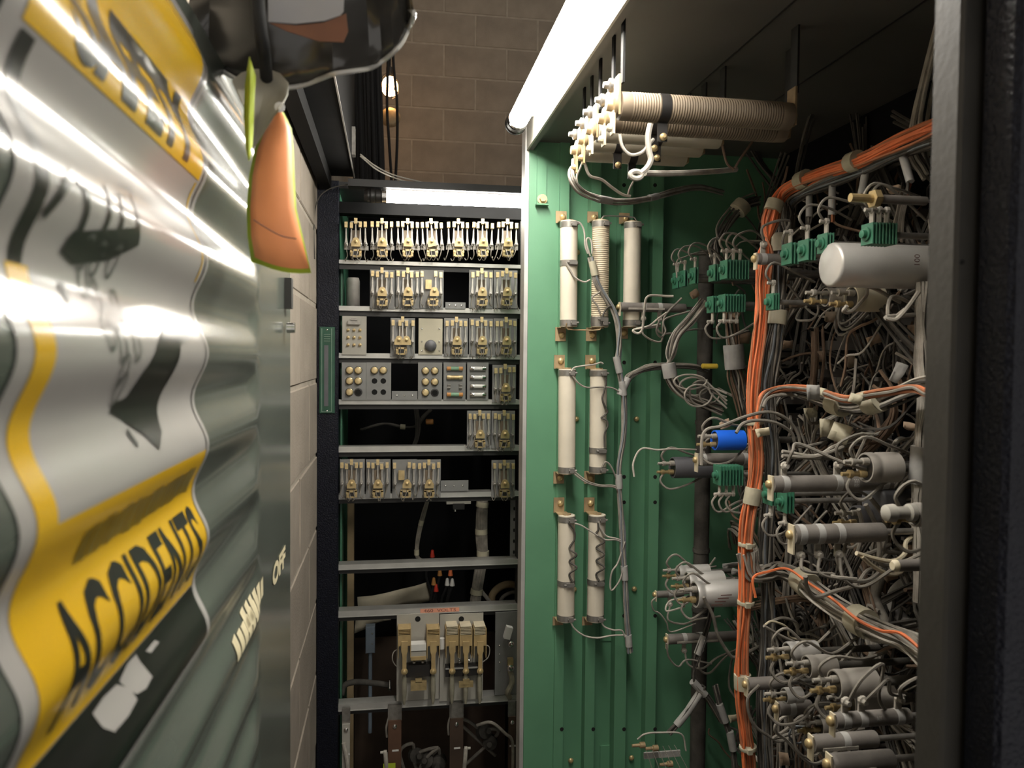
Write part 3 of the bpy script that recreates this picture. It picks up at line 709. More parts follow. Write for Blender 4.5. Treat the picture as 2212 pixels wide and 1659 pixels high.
# ---- contactors of the lower bay
YC = 2.165
def contactor(name, x0, x1, y0, y1, chutes, lab, fins):
    t, cx, cz = plate_thing(name, x0, x1, y0, y1, M_platew, lab, 'contactor', .0)
    inst('hole', HOL, t, loc(t, (x0+x1)/2, y0+11)+Vector((0, -.0004, 0)))
    for px in chutes:
        q = loc(t, px, 1380)
        b = MB(); w = .034
        b.box((q.x-w/2, -.024, q.z+.004), (.002, .05, .082)); b.box((q.x+w/2, -.024, q.z+.004), (.002, .05, .082)); b.box((q.x, -.046, q.z+.012), (w, .003, .03)); b.box((q.x, -.030, q.z-.030), (w*.4, .003, .016))
        c_ = b.obj('arc_chute', M_chute, t)
        for k in range(fins): MB().box((q.x, -.022, q.z+.030+k*.0042), (w-.003, .046, .0014)).obj('chute_fin', M_tab if fins > 4 else M_chute, c_)
        b = MB(); b.prism([(-.009, .020), (.009, .020), (.009, -.008), (.0055, -.016), (.0055, -.068), (-.0055, -.068), (-.0055, -.016), (-.009, -.008)], (q.x, -.050, q.z-.008), (1, 0, 0), (0, 0, 1), .005)
        bl_ = b.obj('contact_arm', M_chute, t)
        MB().lathe((q.x, -.052, q.z-.072), (0, -1, 0), [(0, .0092), (.003, .0092), (.0035, .0062), (.009, .0058), (.0105, .003)], 14).obj('arm_bolt', M_brass, bl_, True)
        z0 = q.z-.082; b = MB()
        b.lathe((q.x, -.045, z0), (0, -.05, -1), [(0, .0045), (.015, .0065), (.045, .0075), (.07, .006), (.085, .003)], 10); b.obj('flexible_shunt', M_leather, t, True)
    return t
ct = contactor('contactor', 857, 948, 1326, 1512, (873, 934), 'two pole contactor with wide tan arc chutes on pale plate', 4)
q = loc(ct, 903, 1387)
MB().box((q.x, -.028, q.z), (.042, .03, .018)).obj('coil_body', M_whitep, ct); MB().box((q.x, -.026, q.z-.022), (.042, .03, .020)).obj('coil_frame', M_platew, ct); MB().box((q.x, -.030, q.z-.030), (.042, .03, .010)).obj('pole_piece', M_chute, ct)
q = loc(ct, 903, 1467); b = MB().box((q.x, -.042, q.z), (.044, .014, .024)); b.box((q.x, -.042, q.z+.014), (.018, .014, .008)); b.obj('link_block', M_gold, ct)
q = loc(ct, 903, 1440); MB().box((q.x, -.020, q.z), (.072, .022, .034)).obj('crossbar', M_dark, ct)
for s in (-1, 1): MB().lathe((q.x+s*.012, -.03, q.z+.026), (0, -1, 0), [(0, .005), (.004, .0045), (.006, .002)], 10).obj('bolt', M_chrome, ct, True)
q = loc(ct, 860, 1410); MB().tube([(q.x+.006, -.02, q.z+.02), (q.x-.012, -.022, q.z+.012), (q.x-.016, -.022, q.z-.01), (q.x-.006, -.018, q.z-.03), (q.x+.004, -.01, q.z-.036)], .0014, 6).obj('pigtail', M_wirelt, ct, True)
ct = contactor('contactor', 950, 1043, 1326, 1512, (974, 1003, 1033), 'three pole contactor with finned tan arc chutes on pale plate', 6)
q = loc(ct, 1000, 1440); MB().box((q.x, -.020, q.z), (.105, .020, .030)).obj('crossbar', M_dark, ct); MB().box((q.x, -.034, q.z+.010), (.105, .003, .004)).obj('contact_bar', M_rail, ct)
for s in (-1, 1): MB().lathe((q.x+s*.014, -.032, q.z+.030), (0, -1, 0), [(0, .005), (.004, .0045), (.006, .002)], 10).obj('bolt', M_chrome, ct, True)
q = loc(ct, 1003, 1462); MB().box((q.x, -.050, q.z), (.040, .008, .016)).box((q.x, -.052, q.z+.008), (.018, .008, .014)).obj('link_block', M_gold, ct)
q = loc(ct, 953, 1382); MB().cyl((q.x+.001, -.02, q.z-.018), (q.x+.001, -.02, q.z+.012), .0075, 12).obj('coil_body', M_whitep, ct, True)
q = loc(ct, 1045, 1400); MB().tube([(q.x-.006, -.03, q.z+.022), (q.x+.012, -.03, q.z+.014), (q.x+.010, -.03, q.z-.014), (q.x-.008, -.03, q.z-.03)], .0014, 6).obj('pigtail', M_wirelt, ct, True)
t, cx, cz = plate_thing('contactor', 1070, 1120, 1322, 1500, M_plate, 'single grey contactor beside the green cabinet flange', 'contactor')
q = loc(t, 1094, 1358); MB().box((q.x, -.03, q.z), (.018, .02, .034), Matrix.Rotation(.28, 3, 'Y')).obj('contact_block', M_whitep, t)
q = loc(t, 1101, 1384); MB().lathe((q.x, -.01, q.z), (0, -1, 0), [(0, .009), (.02, .0088), (.022, .006), (.028, .005), (.03, .003)], 14).obj('stud', M_chrome, t, True)
q = loc(t, 1100, 1435); MB().lathe((q.x, -.01, q.z), (0, -1, 0), [(0, .010), (.02, .0098), (.022, .006), (.03, .003)], 14).obj('stud', M_chrome, t, True)
MB().box((q.x, -.018, q.z+.01), (.016, .016, .03)).obj('contact_arm', M_gold, t); MB().tube([(q.x, -.02, q.z-.01), (q.x+.004, -.03, q.z-.04), (q.x-.008, -.03, q.z-.07), (q.x, -.02, q.z-.09)], .008, 8).obj('flexible_shunt', M_leather, t, True)
for k in range(4): inst('bolt', sm, t, loc(t, 1079, 1395+18*k))
# outlet box on conduit
a = at(800, 1379, Y=2.42); t = empty('junction_box', a, 'small blue grey junction box on a thin conduit inside the lower bay', 'box')
MB().cbox((0, 0, 0), (.029, .03, .084), .002).obj('box_body', M_bluebox, t); MB().cyl((0, 0, -.042), (0, 0, -.30), .0062, 12).obj('conduit', M_bluebox, t, True)
for zz in (.02, -.012): inst('screw', sm, t, (.006, -.0152, zz))
P = [at(x, y, Y=2.28) for x, y in ((738, 1500), (745, 1480), (770, 1473), (810, 1476), (842, 1480))]
t = empty('hose', P[0], 'black hose with metal end fittings above the lowest rail', 'hose'); o = MB().tube(P, .0085, 10).obj('hose_body', M_wiredk, t, True); o.location = -P[0]
for i, d in ((0, Vector((-.003, -.004, .02))), (4, Vector((0, -.004, .025)))): o = MB().lathe(P[i]-Vector((0, .006, .012)), (0, 0, 1), [(0, .005), (.01, .005), (.012, .0035), (.03, .003)], 10).obj('end_fitting', M_chrome, t, True); o.location = -P[0]
# lowest bay: two upright brown terminal bars and leads
def term_bar(x0, x1, y0, lab, m2):
    a, c = at(x0, y0, Y=2.17), at(x1, 1720, Y=2.17); w = c.x-a.x
    t = empty('terminal_bar', ((a.x+c.x)/2, 2.17, c.z), lab, 'bar')
    h = a.z-c.z
    MB().box((0, .004, h-.02), (w, .008, .045)).obj('mounting_foot', M_steel, t); MB().box((0, -.001, (h-.04)/2), (w*.95, .010, h-.04)).obj('bar_body', m2, t)
    MB().lathe((0, -.006, h-.055), (0, -1, 0), [(0, .006), (.003, .006), (.005, .003)], 12).obj('bolt', M_chrome, t, True)
    MB().box((.002, -.0066, h-.125), (.018, .0006, .005)).obj('paper_strip', M_whitep, t)
    return t, w, h
for x0, x1, y0, lab, m2, s in ((838, 867, 1526, 'reddish brown terminal bar below the two pole contactor', M_bar, -1), (971, 1000, 1522, 'tan terminal bar below the three pole contactor', M_wood, 1)):
    t, w, h = term_bar(x0, x1, y0, lab, m2)
    MB().lathe((s*.022, -.012, h-.125), (s, 0, 0), [(0, .006), (.008, .006), (.009, .004), (.018, .0035)], 12).obj('side_terminal', M_platew, t, True)
    MB().tube([(s*.026, -.014, h-.125), (s*.024, -.02, h-.15), (s*.022, -.012, h-.2), (s*.028, -.01, h-.26)], .006, 8).obj('lead', M_wirelt, t, True)
    MB().tube([(-.022, .004, h-.09), (-.024, .0, h-.06), (-.016, .004, h-.03)], .003, 6).obj('jumper', M_wire, t, True)
t, w, h = term_bar(739, 756, 1533, 'pale narrow terminal bar against the green flange of the rack', M_platew)
MB().tube([(-.006, -.01, h-.09), (.004, -.016, h-.14), (.006, -.012, h-.2), (.004, -.01, h-.27)], .006, 8).obj('lead', M_wirelt, t, True)
t, w, h = term_bar(1098, 1112, 1518, 'narrow brown terminal bar beside the green cabinet flange', M_wood)
MB().tube([(-.10, .02, h-.07), (-.06, -.0, h-.055), (-.02, -.012, h-.085), (0, -.012, h-.11), (.002, -.012, h-.2)], .0045, 8).obj('lead', M_wire, t, True)
a = at(841, 1655, Y=2.15); o = MB().box(a, (.034, .001, .016)).obj('yellow_tag', M_lime); tag(o, 'bright yellow tag at the foot of the brown terminal bar', 'tag')
o = MB().bbox(at(766, 1380, Y=2.68), at(1120, 1720, Y=2.69)).obj('brown_board', M_wood); tag(o, 'dark brown board at the back of the lower bay', 'board')
for k, (px, py) in enumerate(((895, 1630), (925, 1640), (1040, 1580), (1060, 1600), (950, 1640))):
    q = at(px, py, Y=2.33); rn = random.Random(k); b = MB()
    b.lathe(q, (rn.uniform(-.4, .4), -1, rn.uniform(0, .5)), [(0, .018), (.004, .022), (.03, .022), (.034, .014), (.04, .008), (.055, .008)], 14)
    o = b.obj('dark_fitting', M_wiredk, None, True); tag(o, 'dusty dark round fitting in the gloom under the lowest rail', 'fitting', 'dark fittings under the lowest rail')
    MB().tube([q, q+Vector((rn.uniform(-.05, .05), -.03, .05)), q+Vector((rn.uniform(-.09, .09), -.02, rn.uniform(-.02, .06))), q+Vector((rn.uniform(-.1, .1), .02, -.09))], .005, 7).obj('lead', M_wire, o, True)
# ================================================================== RESISTORS ON THE GREEN PANEL
YT = YG-.034
RSCREW = screw_mesh(.0062, M_brass)
def panel_resistor(px, pt, pb, bt, bb, label, ribbed=False, bands=(), lean=0, sub_m=None, r=.0182):
    top, bot = at(px+lean, pt, Y=YT), at(px, pb, Y=YT); L = top.z-bot.z
    t = empty('tube_resistor', (bot.x, YT, bot.z), label, 'resistor', 'tube resistors on the green panel')
    m = M_enamelr if ribbed else M_enamel
    dx = top.x-bot.x
    b = MB(); prof = [(0, r*.7), (0, r*.98), (.003, r), (.010, r)]
    if ribbed:
        n = 46
        for k in range(n):
            z = .014+(L-.028)*k/n; prof += [(z, r*.97), (z+(L-.028)/n*.5, r*1.02)]
    prof += [(L-.010, r), (L-.003, r), (L, r*.98), (L, r*.7)]
    b.lathe((0, 0, 0), (dx, 0, L), prof, 24); b.obj('tube_body', m, t, True)
    MB().cyl((dx*.0, 0, -.0004), (0, 0, .006), r*.55, 16).obj('core_hole', M_hole, t)
    # end brackets
    for pbk, s, e in ((bt, 1, L), (bb, -1, 0)):
        zb = at(px, pbk, Y=YG-.007).z-bot.z; ex = dx if s > 0 else 0
        b = MB(); xo = -.011+ex
        b.box((xo, .0255, (zb+e)/2+s*.002), (.023, .002, abs(zb-e)+.004)); b.box((xo+.004, .012, e+s*.0012), (.024, .028, .002))
        b.cyl((ex, 0, e-s*.004), (ex, 0, e+s*.003), r*.5, 14)
        br = b.obj('end_bracket', M_tan, t); inst('bracket_screw', RSCREW, br, (xo+.003, .0242, zb-s*.0085))
        # clamp band with lug
        b = MB(); zc = e-s*.008
        b.cyl((ex, 0, zc-.006), (ex, 0, zc+.006), r*1.035, 24); b.obj('clamp_band', M_steel, t, True)
        b = MB(); b.box((ex+r*.35, -r*1.15, zc), (.010, .008, .009)); b.cyl((ex+r*.0, -r*1.2, zc), (ex+r*.9, -r*1.2, zc), .0022, 8); b.obj('band_lug', M_steel, t)
    for f in bands:
        zc = L*f; b = MB(); b.cyl((dx*f, 0, zc-.006), (dx*f, 0, zc+.006), r*1.05, 24); bd = b.obj('slide_band', M_steel, t, True)
        b = MB(); b.box((r*.2, -r*1.15, zc), (.016, .007, .008)); b.cyl((-r*.5, -r*1.2, zc), (r*.7, -r*1.2, zc), .0022, 8); b.obj('band_lug', M_steel, bd)
    return t, L, bot
R1 = panel_resistor(1228, 478, 706, 461, 733, 'cream tube resistor with grey mid band, top row, nearest the aisle', bands=(.60,), lean=1)
R2 = panel_resistor(1295, 477, 707, 462, 733, 'ribbed tan tube resistor in the top row between two smooth ones', True, bands=(.07,), lean=3)
R3 = panel_resistor(1364, 480, 706, 465, 728, 'smooth cream tube resistor in the top row, deepest in the cabinet', lean=3)
R4 = panel_resistor(1224, 797, 1022, 771, 1040, 'plain smooth cream tube resistor in the middle row, without a mid band', lean=1)
R5 = panel_resistor(1291, 798, 1021, 771, 1040, 'cream tube resistor with low clamp band in the middle row', bands=(.22,), lean=2)
R6 = panel_resistor(1222, 1112, 1340, 1078, 1345, 'cream tube resistor with mid band, bottom row, nearest the aisle', bands=(.36,), lean=2)
R7 = panel_resistor(1286, 1111, 1340, 1078, 1345, 'cream tube resistor with mid band and coiled lead, bottom row, deeper in', bands=(.37,), lean=4)
def pw(pts, Y=None, dY=0.0):
    """photo points to 3-D just in front of the green panel"""
    return [at(p[0], p[1], Y=(p[2] if len(p) > 2 else (Y or YT-.022))+dY) for p in pts]
def lead(t, pts, r=.0019, m=None, name='lead_wire', Y=None, n=6, sm=6):
    o = MB().tube(pw(pts, Y), r, n, sm).obj(name, m or M_wire, t, True); o.location = -Vector(t.location); return o
YF = YT-.024
lead(R1[0], [(1240, 479), (1253, 482), (1262, 500), (1264, 530), (1270, 548)], m=M_wirelt)
lead(R1[0], [(1222, 566), (1231, 582), (1243, 600), (1262, 609), (1275, 604)], m=M_wirelt)
lead(R1[0], [(1224, 698, 1.548), (1226, 711, 1.552), (1260, 713, 1.555), (1296, 712, 1.552), (1299, 695, 1.548)], .0016, M_tan, 'bus_wire', sm=2)
lead(R3[0], [(1300, 478, 1.56), (1304, 467, 1.56), (1335, 467, 1.56), (1371, 470, 1.56), (1374, 484, 1.56)], .0016, M_steel, 'bus_wire', sm=2)
lead(R2[0], [(1297, 678), (1290, 660), (1280, 648), (1281, 640), (1294, 632), (1300, 622)], m=M_wire)
lead(R2[0], [(1298, 700), (1303, 680), (1312, 665), (1324, 660)], m=M_wiredk)
lead(R4[0], [(1234, 803), (1241, 794), (1262, 790), (1285, 787), (1297, 783), (1303, 786)], m=M_wirelt)
lead(R4[0], [(1237, 812), (1250, 828), (1268, 837), (1300, 836), (1325, 839), (1345, 852)], m=M_wire)
lead(R4[0], [(1232, 1016), (1248, 1030), (1268, 1043), (1295, 1050), (1325, 1052), (1335, 1060)], m=M_wire)
lead(R4[0], [(1235, 1013), (1250, 1026), (1270, 1040), (1296, 1048), (1326, 1049), (1338, 1058)], m=M_wire)
lead(R5[0], [(1305, 806), (1309, 825), (1304, 848), (1301, 862), (1308, 880), (1312, 890), (1305, 898), (1299, 903), (1310, 908), (1313, 920), (1306, 938), (1306, 965)], m=M_wiredk)
lead(R5[0], [(1300, 1010), (1308, 998), (1318, 1005), (1328, 1025), (1336, 1045)], m=M_wire)
def spiral(t, x, y0, y1, n, wpx, m, head):
    pts = list(head)
    for k in range(n*2+1):
        pts.append((x+(wpx if k % 2 else -wpx), y0+(y1-y0)*k/(n*2), YF-(.006 if k % 2 else -.004)))
    pts.append((x-2, y1+16)); lead(t, pts, .0021, m)
spiral(R6[0], 1238, 1185, 1240, 2, 8, M_wiredk, [(1228, 1130), (1240, 1145), (1241, 1165)])
spiral(R7[0], 1297, 1155, 1240, 3, 9, M_wiredk, [(1292, 1130), (1292, 1145)])
lead(R6[0], [(1236, 1129), (1255, 1135), (1280, 1150), (1305, 1165), (1330, 1166), (1344, 1172)], m=M_wirelt)
lead(R7[0], [(1293, 1127), (1298, 1142), (1310, 1158), (1330, 1163), (1345, 1168)], m=M_wirelt)
lead(R6[0], [(1232, 1342), (1241, 1358), (1262, 1373), (1290, 1378), (1320, 1373), (1346, 1372)], m=M_wirelt)
lead(R7[0], [(1298, 1341), (1306, 1354), (1325, 1361), (1343, 1362), (1350, 1376)], m=M_wirelt)
# ---- grey harness running down the panel
def harness(name, pts, n, rw, rb, mats, label, seed=0, bands=(), ties=(), sm=6, cat='wiring', Yd=None, group=None):
    """pts: list of Vector; n single wires spread inside radius rb"""
    P = [Vector(p) for p in pts]; t = empty(name, P[0], label, cat, group); rn = random.Random(seed)
    S = smooth(P, sm)
    for k in range(n):
        a = rn.uniform(0, 6.28); rr = rb*math.sqrt(rn.random())*.95; b = MB(); Q = []
        for i, p in enumerate(P):
            d = (P[min(i+1, len(P)-1)]-P[max(i-1, 0)]).normalized()
            u = d.orthogonal().normalized() if abs(d.z) > .99 else d.cross(Vector((0, 0, 1))).normalized(); w = d.cross(u)
            aa = a+rn.uniform(-.35, .35); r2 = rr*rn.uniform(.8, 1.12)
            Q.append(p+u*(math.cos(aa)*r2)+w*(math.sin(aa)*r2))
        b.tube(Q, rw, 5, sm); m = mats[rn.randrange(len(mats))]
        o = b.obj('wire', m, t, True); o.location = -P[0]
    def band(f, w, rr, m, nm):
        i = min(int(f*(len(S)-1)), len(S)-2); d = (S[i+1]-S[i]).normalized()
        o = MB().lathe(S[i]-d*w/2, d, [(0, rr*.98), (w*.1, rr), (w*.9, rr), (w, rr*.98)], 14).obj(nm, m, t, True); o.location = -P[0]
        return S[i], d
    for f, w, m in bands: band(f, w, rb*1.16, m, 'tape_band')
    for f in ties:
        q, d = band(f, .006, rb*1.18, M_tape, 'cable_tie')
        o = MB().box(q+Vector((-.004, -rb*1.2, 0)), (.008, .006, .008)).obj('tie_head', M_tape, t); o.location = -P[0]
    return t
hp = pw([(1276, 555), (1282, 580), (1290, 610), (1308, 640), (1327, 672), (1337, 705), (1338, 745), (1334, 780), (1340, 810), (1347, 850), (1349, 900), (1346, 950), (1338, 1000), (1337, 1040), (1341, 1100), (1344, 1150), (1346, 1200), (1350, 1250), (1352, 1300), (1354, 1340), (1357, 1375), (1360, 1410)], YF+.004)
PH = harness('wire_harness', hp, 7, .0022, .0065, [M_wire, M_wirelt, M_wire, M_wirebl], 'grey taped wire harness snaking down the green panel beside the tube resistors', 3,
        bands=((.05, .03, M_tape), (.35, .035, M_tapegr), (.42, .03, M_tapegr), (.62, .03, M_tapegr), (.80, .03, M_tapegr), (.97, .025, M_tapegr)), sm=4)
lead(PH, [(1275, 553), (1268, 530), (1267, 518), (1272, 514), (1278, 525), (1279, 548)], m=M_wirelt, Y=YF)
lead(PH, [(1350, 1170), (1335, 1215), (1322, 1235), (1318, 1262), (1322, 1275), (1338, 1255), (1346, 1230)], m=M_wirelt, Y=YF)
hp = pw([(1348, 835), (1358, 815), (1375, 803), (1400, 794), (1430, 790), (1460, 789), (1500, 792), (1530, 800)], YF+.006)
harness('wire_harness', hp, 9, .0021, .0072, [M_wiredk, M_wire, M_wiredk], 'dark dusty harness branching across the green panel toward the conduit', 5, bands=((.02, .04, M_tapegr),), sm=5)

# ================================================================== RESISTORS UNDER THE ROOF
def roof_resistor(pl, pr, dia_px, label, ribbed, m, dark_tab, k):
    Y = y_for(pl[0], pl[1], dia_px, .0365); a = at(pl[0], pl[1], Y=Y); c = at(pr[0], pr[1], Y=Y); L = c.x-a.x; r = .0182
    t = empty('roof_resistor', a, label, 'resistor', 'tube resistors under the cabinet roof')
    prof = [(0, r*.6), (0, r*.98), (.003, r), (.012, r)]
    if ribbed:
        n = 60
        for q in range(n): z = .014+(L-.028)*q/n; prof += [(z, r*.97), (z+(L-.028)/n*.5, r*1.025)]
    prof += [(L-.008, r), (L, r*.98), (L, r*.6)]
    MB().lathe((0, 0, 0), (1, 0, 0), prof, 24).obj('tube_body', m, t, True)
    for x in (-.003, L+.003):
        b = MB(); b.box((x, 0, .012), (.003, .022, .052)); b.cyl((x-.004, 0, 0), (x+.004, 0, 0), .008, 12); b.obj('end_bracket', M_tan, t)
    b = MB(); zt_ = ZL+.018-a.z
    b.box((.004, 0, (zt_+.03)/2), (.003, .010, zt_-.03)); b.obj('hanger', M_hole, t)
    b = MB(); b.box((L+.006, 0, (zt_+.03)/2), (.003, .018, zt_-.03)); b.obj('hanger', M_black, t)
    b = MB(); b.lathe((-.010, 0, .026), (-1, 0, 0), [(0, .009), (.004, .009), (.006, .005), (.012, .004)], 12); b.obj('terminal_stud', M_steel, t, True)
    b = MB(); b.lathe((-.006, 0, 0), (-1, 0, 0), [(0, .0165), (.004, .0165), (.005, .008), (.012, .007)], 16); b.obj('end_washer', M_tan, t, True)
    b = MB(); b.box((-.010, -.004, -.024), (.003, .014, .030)); b.lathe((-.012, -.004, -.030), (-1, 0, 0), [(0, .0055), (.004, .005), (.006, .002)], 10); b.obj('lug', M_tab if k < 3 else M_brass, t)
    for f in ((.22,) if k in (0, 1, 3) else (.45,)):
        b = MB(); b.cyl((L*f, 0, 0), (L*f+.013, 0, 0), r*1.04, 24); b.box((L*f+.0065, 0, -r-.012), (.013, .004, .026)); b.obj('clamp_band', M_dark, t, True)
        MB().lathe((L*f+.0065, -.003, -r-.020), (0, -1, 0), [(0, .005), (.003, .005), (.006, .002)], 10).obj('band_bolt', M_brass, t, True)
    return t, a, L
roofs = [((1338, 229), (1706, 250), 60, True, M_brown), ((1318, 258), (1694, 277), 56, True, M_enamelr), ((1290, 281), (1552, 296), 52, False, M_enamel),
         ((1272, 303), (1512, 316), 49, False, M_enamel), ((1256, 325), (1478, 336), 47, False, M_enamel)]
rl = ['ribbed tan tube resistor under the roof, first in the row and topmost', 'ribbed tan tube resistor under the roof, second in the row', 'smooth pale tube resistor under the roof, third in the row',
      'smooth pale tube resistor under the roof, fourth in the row', 'smooth pale tube resistor under the roof, last in the row toward the green panel']
RR = []
for k, (pl, pr, d, rb_, m_) in enumerate(roofs):
    RR.append(roof_resistor(pl, pr, d, rl[k], rb_, M_brown if rb_ else mat('pale_drab_enamel', (.44, .40, .31), .6, var=.2, scale=20), False, k))
def lead3(t, pts, r=.002, m=None, name='lead_wire', sm=6, n=7):
    o = MB().tube(pts, r, n, sm).obj(name, m or M_wire, t, True); o.location = -Vector(t.location); return o
Yr0 = RR[0][1].y
lead3(RR[0][0], [at(x, y, Y=Yr0-.02) for x, y in ((1338, 290), (1345, 318), (1362, 334), (1385, 330), (1400, 315), (1412, 300))], .0022, M_wirelt)
lead3(RR[0][0], [at(x, y, Y=Yr0-.03) for x, y in ((1405, 268), (1400, 295), (1402, 325), (1406, 345), (1398, 362), (1385, 374))], .0038, M_wirelt)
# big ring lug hanging on its cable
q = at(1374, 378, Y=Yr0-.03)
b = MB()
ring = [q+Vector((math.cos(a)*.0075, 0, math.sin(a)*.0045)) for a in [k*math.pi/7 for k in range(15)]]
b.tube(ring, .0035, 8, 2); o = b.obj('cable_lug', M_wirelt, None, True); tag(o, 'fuzzy pale ring lug dangling below the roof resistors', 'lug')
MB().tube([at(x, y, Y=Yr0+.02+i*.03) for i, (x, y) in enumerate(((1392, 374), (1430, 375), (1470, 374), (1510, 372), (1545, 370), (1590, 366)))], .0042, 8, 6).obj('cable', M_wirelt, o, True)
Ye = RR[4][1].y
hp = [at(x, y, Y=Ye+d) for x, y, d in ((1243, 345, 0), (1236, 368, .0), (1237, 390, .0), (1255, 412, .02), (1290, 428, .05), (1330, 435, .08), (1375, 433, .12), (1420, 424, .16), (1460, 412, .2), (1510, 405, .25), (1560, 415, .3))]
hw = harness('wire_harness', hp, 6, .0021, .0058, [M_wirelt, M_wirelt, M_wire], 'pale fuzzy harness looping down from the roof resistors into the dark corner', 8, bands=((.45, .035, M_tapegr), (.68, .03, M_tapegr)), sm=5)
lead3(hw, [at(x, y, Y=Ye) for x, y in ((1262, 343), (1266, 362), (1275, 380), (1300, 388), (1322, 405), (1345, 420), (1362, 424))], .0026, M_wirelt)
lead3(hw, [at(x, y, Y=Ye) for x, y in ((1368, 392), (1360, 408), (1356, 424))], .0018, M_wirelt)
lead3(hw, [at(x, y, Y=Ye+.03) for x, y in ((1247, 398), (1246, 380), (1252, 366), (1258, 350))], .0018, M_wirelt)
for pts, m_ in (([(1560, 310), (1565, 335), (1572, 355), (1585, 366)], M_wirebn), ([(1625, 306), (1612, 325), (1598, 345), (1588, 362)], M_wirebn)):
    lead3(RR[1][0], [at(x, y, Y=Yr0+.15) for x, y in pts], .002, m_)
# ================================================================== SWITCH BOX ON THE LEFT WALL WITH ITS STICKER
XP = -0.12
ZTOP = CAM.z+.216
Z0 = CAM.z-.0578
def rib(y, z):
    """outward bulge of the ribbed cover at height z and distance y"""
    e = 1.0 if y < .70 else max(0.0, 1-(y-.70)/.055)
    e = e*e*(3-2*e)
    c = math.cos(2*math.pi*(z-Z0)/.0590)
    return .0046*e*c
sw = empty('switch_box', (XP, .6, .9), 'large grey green switch box with ribbed cover mounted on the block wall', 'switch box')
Yend = at(627, 900, X=XP).y
rows_ = []
ys = [.04+i*.03 for i in range(22)]+[.70+.006*i for i in range(1, 11)]+[.80, .88, Yend]
nz = 150
for i in range(nz+1):
    z = .85+i*(ZTOP-.85)/nz
    rows_.append([(XP+rib(y, z), y, z) for y in ys])
b = MB().grid(rows_); o = b.obj('ribbed_cover', M_panelgr, sw, True); o.location = -sw.location
b = MB().bbox((XWL+.002, .04, .85), (XP-.006, Yend-.001, ZTOP)); o = b.obj('box_body', M_panelgr, sw); o.location = -sw.location
b = MB().bbox((XP-.006, Yend-.006, .85), (XP-.0002, Yend, ZTOP)); o = b.obj('cover_edge', M_panelgr, sw); o.location = -sw.location
# latch near the far edge
q = at(611, 650, X=XP)
b = MB().box((XP+.004, q.y+.02, q.z+.01), (.008, .016, .035)); o = b.obj('latch', M_black, sw); o.location = -sw.location
b = MB().cyl((XP+.003, q.y+.012, q.z-.03), (XP+.012, q.y+.012, q.z-.03), .006, 12); o = b.obj('latch_screw', M_chrome, sw, True); o.location = -sw.location
def drape(polys, off, name, m, parent, step=.0028):
    """flat polygons (y, z) cut into strips and laid on the ribbed cover"""
    bm = bmesh.new()
    for P in polys:
        vs = [bm.verts.new((0, p[0], p[1])) for p in P]
        try: bm.faces.new(vs)
        except ValueError: pass
    bmesh.ops.triangulate(bm, faces=bm.faces[:])
    zs = [v.co.z for v in bm.verts]; z = math.floor(min(zs)/step)*step
    while z < max(zs):
        bmesh.ops.bisect_plane(bm, geom=bm.verts[:]+bm.edges[:]+bm.faces[:], plane_co=(0, 0, z), plane_no=(0, 0, 1)); z += step
    for v in bm.verts: v.co.x = XP+rib(v.co.y, v.co.z)+off
    for f in bm.faces:
        f.normal_update()
        if f.normal.x < 0: f.normal_flip()
        f.smooth = True
    me = bpy.data.meshes.new(name); bm.to_mesh(me); bm.free(); me.materials.append(m)
    o = bpy.data.objects.new(name, me); COL.objects.link(o); o.parent = parent
    return o
def rect(y0, z0, y1, z1): return [(y0, z0), (y1, z0), (y1, z1), (y0, z1)]
C = CAM.z
YL, YRt = .262, .512
stk = drape([rect(YL, C-.196, YRt+.008, C+.206)], .0005, 'warning_sticker', M_stwhite, None)
tag(stk, 'yellow, white and black safety sticker wrapped over the ribbed switch box cover', 'sticker')
# yellow top band with SAFETY, lower yellow band with ACCIDENTS, black foot
drape([rect(YL+.012, C+.108, YRt-.006, C+.197)], .0008, 'title_band', M_styel, stk)
drape([rect(YL+.012, C-.146, YRt-.001, C-.060), rect(YL+.012, C-.0601, YL+.028, C+.03)], .0008, 'slogan_band', M_styel, stk)
drape([rect(YL+.012, C-.1795, YRt-.001, C-.1465)], .0008, 'foot_band', M_stblack, stk)
drape([rect(YL+.014, C+.03, YL+.024, C+.106)], .0008, 'black_margin', M_stblack, stk)
drape([rect(YRt-.0012, C-.1465, YRt+.0008, C+.197)], .0008, 'border_line', M_stblack, stk)
drape([rect(YRt-.010, C+.045, YRt-.0075, C+.106)], .0008, 'yellow_line', M_styel, stk)
def drape_text(txt, size, width, yc, zc, m, name, parent, bold=.0, off=.0011, slant=0.0):
    v, f = text_mesh(txt, size, 't', None, bold, width)
    P = [[(yc+v[i][0]+v[i][1]*slant, zc+v[i][1]) for i in fa] for fa in f]
    return drape(P, off, name, m, parent)
drape_text('SAFETY', .043, .180, (YL+YRt)/2+.012, C+.132, M_stblack, 'lettering_title', stk, bold=.002)
M_olive = mat('sticker_olive', (.23, .16, .012), .3, var=.3, scale=60, coat=.3)
rn = random.Random(12); polys = []; yy = YL+.062
while yy < YRt-.014:                          # small print too blurred to read: a row of uneven strokes
    w_ = rn.uniform(.004, .009)
    polys.append(rect(yy, C-.0845+rn.uniform(0, .002), yy+w_, C-.0685-rn.uniform(0, .0025))); yy += w_+rn.uniform(.0006, .0022)
drape(polys, .0011, 'small_print', M_olive, stk)['kind'] = 'stuff'
drape_text('ACCIDENTS', .046, .205, (YL+YRt)/2+.012, C-.116, M_stblack, 'lettering_slogan', stk, bold=.0008)
